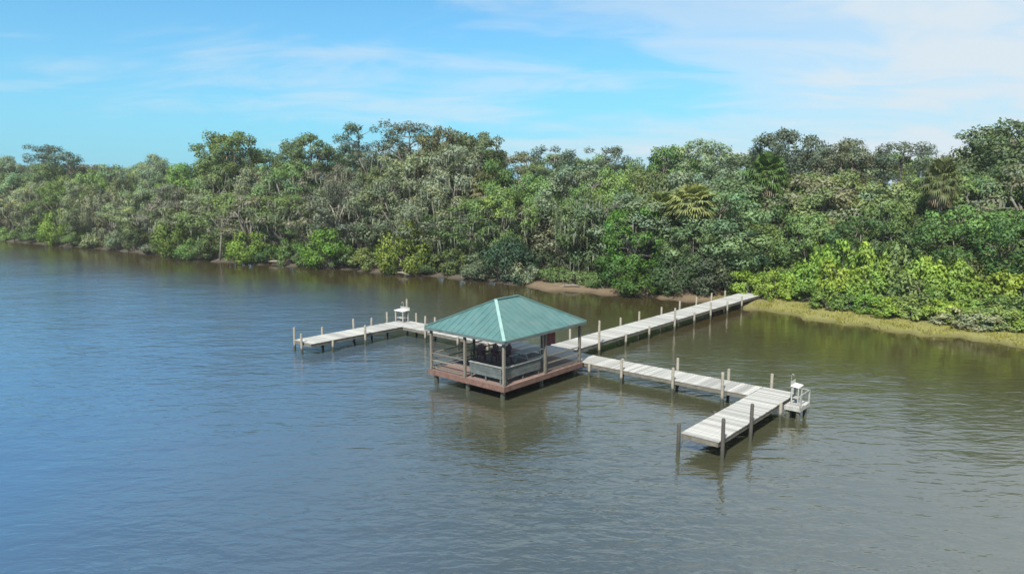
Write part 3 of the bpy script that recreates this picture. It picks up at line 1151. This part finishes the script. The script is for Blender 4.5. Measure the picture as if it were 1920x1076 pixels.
def mould_palm(seed, h=9.0, n=46):
    """cabbage palm: stem, skirt of dead fronds, round head of fan leaves"""
    rnd = np.random.default_rng(seed)
    mb = MB()
    mb.tube([(0, 0, -.5), (.05, .02, h * .3), (.12, -.04, h * .65), (.1, 0, h - 1.2)], [.24, .19, .18, .2], 9)
    hub = np.array([.1, 0, h - 1.3])

    def fronds(count, elmin, elmax, L0, stems):
        V4, T, Hh = [], [], []
        for i in range(count):
            a = i * 2.399 + rnd.uniform(-.2, .2)
            el = elmin + (elmax - elmin) * (i + .5) / count
            d = np.array([math.cos(a) * math.cos(el), math.sin(a) * math.cos(el), math.sin(el)])
            L = L0 * rnd.uniform(.85, 1.1)
            tip = hub + d * L + np.array([0, 0, -.12 * L])
            stems.tube([tuple(hub), tuple(hub + d * L * .5 + np.array([0, 0, .06])), tuple(tip)], [.03, .022, .015], 5, cap=False)
            side = np.cross(d, [0, 0, 1.0])
            side /= np.linalg.norm(side) + 1e-9
            upv = np.cross(side, d)
            tt = rnd.uniform(.35, .75)
            hh = rnd.uniform(.4, .65)
            for k in range(17):
                ph = -1.75 + 3.5 * k / 16
                dir_ = d * math.cos(ph) + side * math.sin(ph)
                ln = 1.15 * (1 - .22 * abs(ph) / 1.75) * rnd.uniform(.85, 1.1)
                mid = tip + dir_ * ln * .55 + upv * (.14 * abs(math.sin(ph)))
                end = tip + dir_ * ln + upv * .05 + np.array([0, 0, -.34 * rnd.uniform(.6, 1.4)])
                pw = np.cross(dir_, upv)
                w = .085
                V4.append([tip, mid + pw * w, mid, mid - pw * w])
                V4.append([mid, mid + pw * w, end, mid - pw * w])
                T += [tt + rnd.normal() * .06] * 2
                Hh += [hh] * 2
        v = np.array(V4).reshape(-1, 3)
        return v, np.arange(len(v)).reshape(-1, 4), np.clip(T, 0, 1), Hh
    st = MB()
    v, f, T, Hh = fronds(n, -.55, 1.3, 1.25, st)
    crown = mesh_np('crown', v, f, 'leaf', {'tint': ('FACE', T), 'hue': ('FACE', Hh)})
    st2 = MB()
    v, f, T, Hh = fronds(9, -1.25, -.6, .8, st2)
    skirt = mesh_np('dead_fronds', v, f, 'dead_frond', {'tint': ('FACE', T), 'hue': ('FACE', Hh)})
    return {'h': h, 'r': 2.3, 'parts': [('trunk', mb.mesh('trunk', 'bark_pale', smooth=True)), ('crown', crown), ('frond_stalks', st.mesh('frond_stalks', 'stalk')), ('dead_fronds', skirt)]}


def mould_shrub(seed, h=4.0, r=2.6, n_clump=26, per=230, size=.135, clump=(.6, 1.0), aspect=.6, up=.6):
    rnd = np.random.default_rng(seed)
    C, Q = [], []
    mb = MB()
    for i in range(n_clump):
        a = rnd.uniform(0, 2 * math.pi)
        q = r * math.sqrt(rnd.random())
        z = rnd.uniform(0.12, 1.0) * h * (1 - .45 * (q / r) ** 2)
        rr = rnd.uniform(*clump)
        c = np.array([q * math.cos(a), q * math.sin(a), max(rr * .55, min(z, h - rr * .75))])
        C.append(c)
        Q.append(rr)
        b = np.array([rnd.normal() * .25 * r, rnd.normal() * .25 * r, -.3])
        limb(mb, rnd, b, c, .045, .015, .12, 4, 5)
    crown = leaves_mesh('foliage', rnd, C, Q, per, size, squash=.8, up=up, aspect=aspect)
    return {'h': h, 'r': r, 'parts': [('stems', mb.mesh('stems', 'bark', smooth=True)), ('foliage', crown)]}


def mould_snag(seed, h=9.0):
    """bare dead tree, forked"""
    rnd = np.random.default_rng(seed)
    mb = MB()
    lean = rnd.normal(size=2) * .5
    top = (lean[0], lean[1], h * .55)
    mb.tube([(0, 0, -.5), (lean[0] * .3, lean[1] * .3, h * .25), top], [.2, .16, .12], 8)
    for i in range(5):
        a = i * 1.3 + rnd.uniform(-.3, .3)
        b = (lean[0] + math.cos(a) * h * .22, lean[1] + math.sin(a) * h * .22, h * rnd.uniform(.75, 1.0))
        pts = limb(mb, rnd, top, b, .09, .025, -.06, 5, 6)
        for j in (2, 3):
            p = pts[j]
            limb(mb, rnd, p, (p[0] + rnd.normal() * .8, p[1] + rnd.normal() * .8, p[2] + rnd.uniform(.4, 1.2)), .035, .01, 0, 4, 5)
    return {'h': h, 'r': 2, 'parts': [('trunk', mb.mesh('trunk', 'bark_pale', smooth=True))]}


MOULDS = {
    'moss_oak': [mould_oak(s, 14, 5.2, .10, 66) for s in (101, 102, 103, 104, 105)],
    'thin_oak': [mould_oak(s, 14, 4.8, .16, 58, open_=.12, moss_len=1.4, per=140) for s in (111, 112, 113)],
    'green_oak': [mould_oak(s, 13, 4.8, .12, 64, bark='bark', moss=False, per=190) for s in (121, 122, 123)],
    'high_oak': [mould_oak(s, 18, 5.2, .42, 74, bark='bark', moss=False, per=180, open_=.04) for s in (131, 132, 133)],
    'pine': [mould_pine(s) for s in (141, 142, 143)],
    'palm': [mould_palm(s) for s in (151, 152)],
    'shrub': [mould_shrub(s, 4.2, 2.7, 30) for s in (161, 162, 163, 164)],
    'bank_bush': [mould_shrub(s, 3.0, 1.9, 34, per=260, size=.135, clump=(.42, .75), aspect=.65, up=.6) for s in (171, 172, 173, 174)],
    'low_oak': [mould_oak(s, 8.5, 4.2, .10, 54, bark='bark', moss=False, per=210, size=.15, clump=(.75, 1.25)) for s in (191, 192, 193)],
    'low_moss_oak': [mould_oak(s, 8.5, 4.2, .10, 54, per=190, size=.15, clump=(.75, 1.25)) for s in (194, 195)],
    'low_shrub': [mould_shrub(s, 2.0, 2.2, 30, per=270, size=.125, clump=(.45, .75)) for s in (165, 166, 167)],
    'snag': [mould_snag(s) for s in (181, 182)],
}
NAMES = {'moss_oak': 'oak_tree', 'thin_oak': 'oak_tree', 'green_oak': 'leafy_tree', 'high_oak': 'tall_tree', 'pine': 'pine_tree', 'palm': 'palm_tree',
         'shrub': 'waterside_shrub', 'bank_bush': 'bank_bush', 'snag': 'dead_tree'}
CATS = {'palm': 'palm', 'shrub': 'shrub', 'bank_bush': 'bush', 'snag': 'dead tree'}
PLANTS = []
prn = random.Random(77)


def plant(kind, px, d, top_y, rad, color, group, label=None, moss_col=None, variant=None, rz=None, tilt=None, row=None):
    """a plant on the sight line of column px, d metres inland, its top at row top_y, crown radius rad metres"""
    x, y = place(px, d)
    gz = ground_z(inland(x, y)) - .05
    h = height_at(px, top_y, x, y) - gz
    short = {'green_oak': ('low_oak', 10.0), 'moss_oak': ('low_moss_oak', 10.0), 'thin_oak': ('low_moss_oak', 9.0), 'shrub': ('low_shrub', 2.7)}.get(kind)
    if short and h < short[1]:
        ms, variant = MOULDS[short[0]], None
    else:
        ms = MOULDS[kind]
    m = ms[prn.randrange(len(ms))] if variant is None else ms[variant]
    o = bpy.data.objects.new(NAMES[kind], None)
    o.empty_display_size = .3
    col.objects.link(o)
    o.location = (x, y, gz)
    o.rotation_euler = (tilt[0] if tilt else 0, tilt[1] if tilt else 0, prn.uniform(0, 6.28) if rz is None else rz)
    s = rad / m['r']
    o.scale = (s, s, h / m['h'])
    for pn, me in m['parts']:
        c = link(pn, me, o)
        cc = tuple(min(.36, 1.22 * q) for q in color)
        if pn == 'moss':
            cc = moss_col or (0.152, 0.165, 0.112)
        c.color = (*cc, 1)
        if pn in ('moss', 'frond_stalks', 'dead_fronds'):
            c['kind'] = 'stuff'
    tag(o, label, CATS.get(kind, 'tree'), group)
    PLANTS.append({'o': o, 'px': px, 'kind': kind, 'group': group, 'label': label, 'h': h, 'row': row})
    return o


def jit(c, k=.26):
    f = 1 + prn.uniform(-k, k)
    return tuple(max(.01, a * f * (1 + prn.uniform(-k, k) * .5)) for a in c)


GREY = (0.140, 0.172, 0.108)
OLIVE = (0.112, 0.160, 0.062)
MIDG = (0.095, 0.150, 0.048)
DARK = (0.060, 0.105, 0.035)
BRIGHT = (0.150, 0.230, 0.040)
GOLD = (0.195, 0.270, 0.042)
BLUEG = (0.135, 0.172, 0.105)
FRESH = (0.10, 0.195, 0.028)


def skyline_y(px):
    return float(np.interp(px, [-100, 0, 90, 160, 230, 290, 360, 440, 520, 580, 640, 700, 770, 840, 900, 960, 1030, 1080, 1130, 1190, 1250, 1310, 1380, 1460, 1520, 1600, 1680, 1760, 1830, 1890, 1990],
                           [300, 300, 290, 292, 304, 296, 290, 272, 290, 268, 268, 262, 250, 248, 254, 272, 280, 284, 284, 288, 272, 266, 270, 264, 268, 266, 272, 274, 264, 238, 230]))


def waterline_y(px):
    return float(np.interp(px, [0, 180, 400, 560, 740, 940, 1140, 1380, 1600, 1920, 2110], [452, 466, 490, 500, 515, 530, 545, 560, 600, 640, 664]))


def forest():
    G_SKY, G_MID, G_FRONT = 'tall trees along the skyline', 'trees in the middle of the wood', 'oaks nearest the water'
    # --- far row: closes the wood behind the skyline row
    px = -60
    while px < 2110:
        step = float(np.interp(px, [0, 600, 1920], [46, 72, 88]))
        top = skyline_y(px) + prn.uniform(4, 20)
        d = float(np.interp(px, [0, 900, 1300, 1900], [22, 24, 34, 44])) + prn.uniform(-2, 2)
        kind = prn.choice(['high_oak', 'moss_oak', 'green_oak', 'moss_oak'])
        plant(kind, px, d, top, prn.uniform(4.0, 6.6), jit(prn.choice([OLIVE, GREY, MIDG, BLUEG])), G_SKY, moss_col=jit((.17, .17, .13)))
        px += step * prn.uniform(.8, 1.2)
    # --- skyline crowns that stand out
    sky = [(22, 292, 'high_oak', BLUEG, 4.0, 'low rounded crown on the skyline at the far left edge'),
           (92, 270, 'pine', (.05, .075, .05), 5.0, 'open pine crown above the skyline near the left edge'),
           (140, 284, 'pine', (.055, .08, .05), 4.2, 'shorter pine just right of the leftmost skyline pine'),
           (290, 288, 'high_oak', GREY, 3.6, 'small grey crown poking above the left canopy'),
           (440, 245, 'high_oak', (.072, .105, .032), 6.3, 'big rounded green crown dominating the left skyline'),
           (582, 250, 'high_oak', (.06, .088, .036), 5.0, 'dark domed crown left of the pale bare snags'),
           (678, 234, 'pine', (.05, .07, .042), 3.6, 'thin pine with gaps just left of the highest skyline crown'),
           (772, 226, 'pine', (.055, .07, .042), 4.8, 'highest pine of the skyline, flat topped, above the green roof'),
           (836, 236, 'high_oak', (.085, .095, .048), 4.2, 'olive crown right of the highest pine on the skyline'),
           (896, 246, 'high_oak', (.07, .09, .045), 4.6, 'rounded crown where the central skyline starts to fall'),
           (1032, 272, 'pine', (.05, .075, .045), 3.4, 'small pine tip on the skyline above the beach'),
           (1128, 274, 'pine', (.055, .075, .05), 3.2, 'sparse pine above the low dip of the skyline'),
           (1250, 274, 'green_oak', DARK, 5.2, 'deep green dense tree rising behind the palms'),
           (1312, 260, 'high_oak', BLUEG, 4.6, 'blue-green skyline crown right of the deep green tree'),
           (1466, 241, 'high_oak', (.06, .08, .058), 4.6, 'mushroom shaped crown standing alone on the right skyline'),
           (1590, 260, 'high_oak', (.075, .085, .055), 4.4, 'flat grey-green crown right of the mushroom shaped one'),
           (1680, 264, 'pine', (.06, .08, .052), 3.6, 'thin skyline pine above the golden bank bushes'),
           (1905, 224, 'high_oak', (.065, .095, .045), 6.4, 'large domed crown on the skyline at the right edge')]
    for px, top, kind, c, rad, lab in sky:
        d = float(np.interp(px, [0, 900, 1300, 1900], [15, 17, 26, 32]))
        plant(kind, px, d, top, rad, jit(tuple(1.25 * q for q in c), .08), G_SKY, lab)
    # --- middle row
    px = -40
    while px < 2110:
        step = float(np.interp(px, [0, 600, 1920], [44, 66, 84]))
        sk, wl = skyline_y(px), waterline_y(px)
        top = sk + (wl - sk) * float(np.interp(px, [0, 1200, 1400, 1920], [.13, .13, .20, .17])) + prn.uniform(-12, 16)
        d = float(np.interp(px, [0, 900, 1300, 1900], [10, 11, 18, 24])) + prn.uniform(-1.5, 1.5)
        if px < 350:
            kind, c = prn.choice([('moss_oak', GREY), ('green_oak', MIDG), ('moss_oak', OLIVE), ('moss_oak', BLUEG)])
        elif px < 1150:
            kind, c = prn.choice([('moss_oak', GREY), ('thin_oak', GREY), ('moss_oak', OLIVE), ('moss_oak', GREY), ('green_oak', MIDG)])
        else:
            kind, c = prn.choice([('moss_oak', OLIVE), ('green_oak', MIDG), ('green_oak', BLUEG), ('green_oak', OLIVE), ('thin_oak', GREY)])
        plant(kind, px, d, top, prn.uniform(3.6, 6.3), jit(c), G_MID)
        px += step * prn.uniform(.8, 1.2)
    # --- front row of oaks over the water, then lower trees behind the right-hand bank
    px = -30
    while px < 1390:
        step = float(np.interp(px, [0, 600, 1300], [44, 66, 80]))
        sk, wl = skyline_y(px), waterline_y(px)
        top = sk + (wl - sk) * prn.uniform(.26, .44)
        if 1215 < px < 1350:
            top = max(top, 425)
        d = float(np.interp(px, [0, 900, 1000, 1150, 1300], [4.5, 5, 9, 9, 9])) + prn.uniform(-1, 1)
        if px < 350:
            kind, c = prn.choice([('moss_oak', GREY), ('green_oak', OLIVE), ('moss_oak', BLUEG), ('green_oak', MIDG)])
        elif px < 1120:
            kind, c = prn.choice([('moss_oak', GREY), ('thin_oak', GREY), ('thin_oak', OLIVE), ('moss_oak', OLIVE), ('thin_oak', GREY)])
        else:
            kind, c = prn.choice([('green_oak', MIDG), ('green_oak', BLUEG), ('moss_oak', OLIVE)])
        plant(kind, px, d, top, prn.uniform(3.2, 5.6), jit(c), G_FRONT)
        px += step * prn.uniform(.85, 1.2)
    px = 1400
    while px < 2110:
        sk, wl = skyline_y(px), waterline_y(px)
        for dd, fr in ((17, .34), (13, .46)):
            kind, c = prn.choice([('green_oak', MIDG), ('green_oak', BLUEG), ('green_oak', OLIVE), ('moss_oak', OLIVE), ('green_oak', DARK)])
            plant(kind, px + prn.uniform(-15, 15) + (40 if dd == 13 else 0), dd + prn.uniform(-1, 1), sk + (wl - sk) * (fr + prn.uniform(-.05, .05)), prn.uniform(3.4, 4.4), jit(c), 'low trees behind the golden bank bushes')
        px += prn.uniform(72, 95)
    # --- palms
    GP = 'cabbage palms in the wood'
    plant('palm', 1298, 6.4, 354, 3.1, (.18, .20, .075), GP, 'large cabbage palm with pale drooping fans behind the dock landing', variant=0)
    plant('palm', 1238, 7.5, 366, 2.4, (.125, .155, .055), GP, 'smaller cabbage palm just left of the large pale one', variant=1)
    plant('palm', 1762, 18, 306, 2.0, (.085, .10, .04), GP, 'tall cabbage palm rising above the golden bushes at right', variant=1)
    plant('palm', 1440, 16, 296, 2.6, (.055, .10, .025), GP, 'dark green palm in the wood beneath the mushroom shaped crown', variant=0)
    plant('palm', 905, 8.0, 330, 2.2, (.12, .12, .06), GP, 'greyish palm among mossy oaks above the left half of the roof', variant=0)
    # --- dead wood
    GS = 'bare dead trees'
    plant('snag', 690, 13, 262, 2.3, (1, 1, 1), GS, 'bare pale snag forking at the skyline left of the highest pine', variant=0)
    plant('snag', 806, 14, 236, 2.2, (1, 1, 1), GS, 'bare pale leaning snag beside the highest pine', variant=1, tilt=(0, .25))
    plant('snag', 590, 1.0, 424, 1.3, (1, 1, 1), GS, 'pale dead trunk leaning left over the left bank', variant=1, tilt=(-.15, -.5))
    plant('snag', 405, 1.2, 385, 1.8, (1, 1, 1), GS, 'grey dead tree standing among shrubs on the left bank', variant=0, tilt=(0, .1))
    # --- waterside shrubs, left of the landing
    GSH = 'shrubs along the water left of the walkway'
    named = {102: (396, BRIGHT, 'bright yellow-green shrub at the water, leftmost of the bright ones'),
             325: (392, (.11, .165, .035), 'bright green shrub left of the grey dead tree'),
             462: (432, BRIGHT, 'yellow-green shrub on the left bank, left of the leaning trunk'),
             612: (424, FRESH, 'fresh green shrub just right of the leaning pale trunk'),
             756: (410, (.15, .195, .035), 'lone lime-green shrub above the left finger dock'),
             950: (440, (.036, .075, .04), 'dark bluish green shrub overhanging water above the roof ridge')}
    px = -30
    keys = sorted(named)
    while px < 1000:
        near = [k for k in keys if abs(k - px) < 24]
        if near:
            px += 12
            continue
        wl = waterline_y(px)
        c = prn.choice([MIDG, OLIVE, GREY, MIDG, BLUEG, DARK])
        plant('shrub', px, prn.uniform(.8, 2.2), wl - float(np.interp(px, [0, 900], [30, 50])) * prn.uniform(.7, 1.45), prn.uniform(2.0, 2.9), jit(c), GSH)
        px += float(np.interp(px, [0, 900], [36, 56])) * prn.uniform(.75, 1.2)
    for k, (top, c, lab) in named.items():
        plant('shrub', k, 0.9, top, 3.2, tuple(.85 * q for q in c), GSH, lab)
    plant('green_oak', 1195, 6.5, 384, 3.8, (.068, .150, .026), 'shrubs beside the sand beach', 'vivid green rounded tree between the beach and the walkway', variant=0)
    plant('green_oak', 1305, 5.2, 418, 3.0, (.085, .125, .05), 'shrubs beside the sand beach', 'rounded dull green tree hiding the stem of the large pale palm', variant=1)
    plant('shrub', 1160, 3.6, 470, 2.6, (.05, .105, .02), 'shrubs beside the sand beach', 'green shrub at the right end of the sand beach', variant=1)
    plant('shrub', 1205, 1.2, 512, 2.6, (.052, .10, .018), 'shrubs beside the sand beach', 'low green shrub overhanging water left of the walkway', variant=2)
    plant('shrub', 1275, 3.0, 478, 2.8, (.05, .085, .035), 'shrubs beside the sand beach', 'dull green shrub close to the left side of the walkway', variant=3)
    plant('shrub', 1335, 4.0, 470, 2.6, (.06, .08, .045), 'shrubs beside the sand beach', 'grey-green shrub beside the landing end of the walkway', variant=0)
    plant('shrub', 1085, 8.0, 452, 2.4, (.075, .09, .045), 'shrubs beside the sand beach', 'grey-green shrub behind the sand beach', variant=2)
    plant('shrub', 1010, 7.4, 462, 2.5, (.06, .085, .04), 'shrubs beside the sand beach', 'shrub at the left end of the sand beach', variant=1)
    for px, d, top, rad, c in ((985, 3.2, 496, 2.0, OLIVE), (1040, 4.0, 500, 1.9, MIDG), (1085, 3.8, 506, 1.8, OLIVE), (1125, 3.4, 508, 1.7, MIDG)):
        plant('shrub', px, d, top, rad, c, 'low shrubs overhanging the sand beach')
    # --- golden bushes on the right bank
    GB = 'golden-green bushes on the right bank'
    for d, fr0, n0, n1 in ((9.0, 0.0, 1440, 2110), (6.2, .5, 1420, 2110), (4.6, 1.0, 1404, 2110)):
        px = n0
        while px < n1:
            wl = waterline_y(px)
            base = float(np.interp(px, [1400, 1480, 1560, 1640, 1800, 1920], [500, 492, 440, 448, 492, 520]))
            low = wl - 62
            top = base + (low - base) * fr0 + prn.uniform(-9, 9)
            c = prn.choice([GOLD, BRIGHT, GOLD, (.12, .18, .045), (.13, .18, .06)]) if (px < 1700 or fr0 < .9) else prn.choice([(.19, .25, .07), BRIGHT, GOLD])
            plant('bank_bush', px, d + prn.uniform(-.5, .5), top, prn.uniform(1.6, 2.1) if fr0 < .9 else prn.uniform(1.25, 1.6), jit(c, .12), GB, row={0.0: "in the right bank's back row", .5: "in the right bank's middle row", 1.0: "in the right bank's front row"}[fr0])
            px += prn.uniform(44, 60) if fr0 < .9 else prn.uniform(34, 48)
    for px, c, lab in ((1812, (.25, .26, .16), 'pale grey-green bush low on the right bank, left one of two'),
                       (1868, (.24, .25, .15), 'pale grey-green bush low on the right bank, right one of two')):
        plant('bank_bush', px, 3.3, waterline_y(px) - 50, 1.5, c, GB, lab)


forest()

ORD = ['first', 'second', 'third', 'fourth', 'fifth', 'sixth', 'seventh', 'eighth', 'ninth', 'tenth', 'eleventh', 'twelfth', 'thirteenth', 'fourteenth', 'fifteenth', 'sixteenth',
       'seventeenth', 'eighteenth', 'nineteenth', 'twentieth'] + ['twenty-' + w for w in ('first', 'second', 'third', 'fourth', 'fifth', 'sixth', 'seventh', 'eighth', 'ninth')] + ['thirtieth'] + \
      ['thirty-' + w for w in ('first', 'second', 'third', 'fourth', 'fifth', 'sixth', 'seventh', 'eighth', 'ninth')] + ['fortieth'] + ['forty-' + w for w in ('first', 'second', 'third', 'fourth', 'fifth')]
WORDS = {'moss_oak': 'moss-hung oak', 'thin_oak': 'thin, heavily moss-draped oak', 'green_oak': 'leafy green tree', 'high_oak': 'high-crowned tree', 'shrub': 'waterside shrub', 'bank_bush': 'golden-green bank bush'}
WHERE = {'tall trees along the skyline': 'along the back skyline', 'trees in the middle of the wood': 'in the middle rank of the wood', 'oaks nearest the water': 'in the rank nearest the water',
         'low trees behind the golden bank bushes': 'just behind the golden bushes', 'shrubs along the water left of the walkway': 'at the water left of the walkway', 'golden-green bushes on the right bank': 'on the right bank', 'low shrubs overhanging the sand beach': 'overhanging the sand beach'}


def number_labels():
    buckets = {}
    for p in PLANTS:
        if not p['label']:
            buckets.setdefault((p['kind'], p['row'] or WHERE[p['group']]), []).append(p)
    for (kind, where), ps in buckets.items():
        ps.sort(key=lambda p: p['px'])
        for i, p in enumerate(ps):
            p['o']['label'] = f"{WORDS[kind]} {where}, {ORD[i]} such from the left"


number_labels()


# ------------------------------------------------------------------ low growth and litter on the bank
def build_grass():
    rnd = np.random.default_rng(9)
    v, T, Hh = [], [], []
    n = 0
    while n < 9000:
        s = rnd.uniform(-27, 12)
        d = rnd.uniform(0.25, 6.0) if rnd.random() < .75 else rnd.uniform(0.2, 2.5)
        base = np.interp(s, _ss, _tt) + 0.5 * math.sin(s * 0.9) + 0.4 * math.sin(s * 2.1 + 1.3) + 0.25 * math.sin(s * 4.3 + 0.4)
        p = M_AL * s + N_IN * (base + d)
        # keep the planks clear
        q = Vector((p[0], p[1], 0)) - ORG
        if -4.6 < q.dot(V) < -1.9 and q.dot(U) < 41.5:
            n += 1
            continue
        if math.sin(s * 1.7) + math.sin(d * 3 + s) + rnd.normal() * .8 < -0.3:
            n += 1
            continue
        z = ground_z(d) - .02
        h = rnd.uniform(.07, .24)
        th = rnd.uniform(0, 6.28)
        w = rnd.uniform(.02, .05)
        lx, ly = rnd.normal() * .08, rnd.normal() * .08
        dx, dy = math.cos(th) * w, math.sin(th) * w
        v.append([(p[0] - dx, p[1] - dy, z), (p[0] + dx, p[1] + dy, z), (p[0] + lx + dx * .4, p[1] + ly + dy * .4, z + h), (p[0] + lx - dx * .4, p[1] + ly - dy * .4, z + h)])
        T.append(rnd.uniform(.3, .85))
        Hh.append(rnd.uniform(.4, 1))
        n += 1
    v = np.array(v).reshape(-1, 3)
    me = mesh_np('bank_grass', v, np.arange(len(v)).reshape(-1, 4), 'leaf', {'tint': ('FACE', T), 'hue': ('FACE', Hh)})
    o = link('bank_grass', me)
    o.color = (.21, .21, .05, 1)
    tag(o, 'short yellow-green grass on the low right bank', 'grass', kind='stuff')


build_grass()


def build_driftwood():
    rnd = np.random.default_rng(21)
    labs = ['pale fallen log lying along the left bank beneath the leaning trunk', 'fallen branch lying on the open sand beach',
            'grey fallen trunk dipping into water above the left finger dock', 'weathered log at the foot of the mossy oaks left of the beach']
    for (px, d, L, r, az), lab in zip(((500, .6, 6.0, .16, 2.6), (1062, 1.6, 3.2, .09, 2.9), (745, .2, 5.0, .15, 2.2), (880, .5, 4.5, .14, 2.5)), labs):
        x, y = place(px, d)
        mb = MB()
        pts = [(L * (t - .5), .12 * L * math.sin(t * 3) * .4, r * .8 + .18 * math.sin(t * 5)) for t in (0, .25, .5, .75, 1)]
        mb.tube(pts, [r, r * .95, r * .8, r * .6, r * .3], 8)
        o = bpy.data.objects.new('fallen_log', None)
        col.objects.link(o)
        o.location = (x, y, ground_z(d))
        o.rotation_euler = (0, .03, az)
        link('stem', mb.mesh('stem', 'drift', smooth=True), o)
        for j in (1, 2, 3):
            b = MB()
            limb(b, rnd, pts[j], (pts[j][0] + rnd.uniform(.1, .6), pts[j][1] + rnd.normal() * .4, pts[j][2] + rnd.uniform(.4, 1.1)), r * .35, .012, 0, 4, 5)
            link('branch', b.mesh('branch', 'drift', smooth=True), o)
        tag(o, lab, 'log', 'driftwood on the shore')


build_driftwood()
for o in list(bpy.data.objects):
    for k in ('_u', '_v'):
        if k in o:
            del o[k]

# ------------------------------------------------------------------ humid air over the river
def build_haze():
    me = MB().box(-9500, 6500, -3200, 12500, -6.5, 27.0).mesh('haze', 'white')
    m = bpy.data.materials.new('haze_air')
    m.use_nodes = True
    t = m.node_tree
    t.nodes.clear()
    out = nd(t, 'ShaderNodeOutputMaterial')
    v = nd(t, 'ShaderNodeVolumePrincipled')
    v.inputs['Color'].default_value = (0.92, 0.95, 0.97, 1)
    v.inputs['Density'].default_value = 0.00024
    v.inputs['Anisotropy'].default_value = 0.1
    t.links.new(v.outputs[0], out.inputs['Volume'])
    me.materials.clear()
    me.materials.append(m)
    tag(link('haze', me), 'thin pale humid haze hanging over the river and wood', 'haze', kind='stuff')


build_haze()
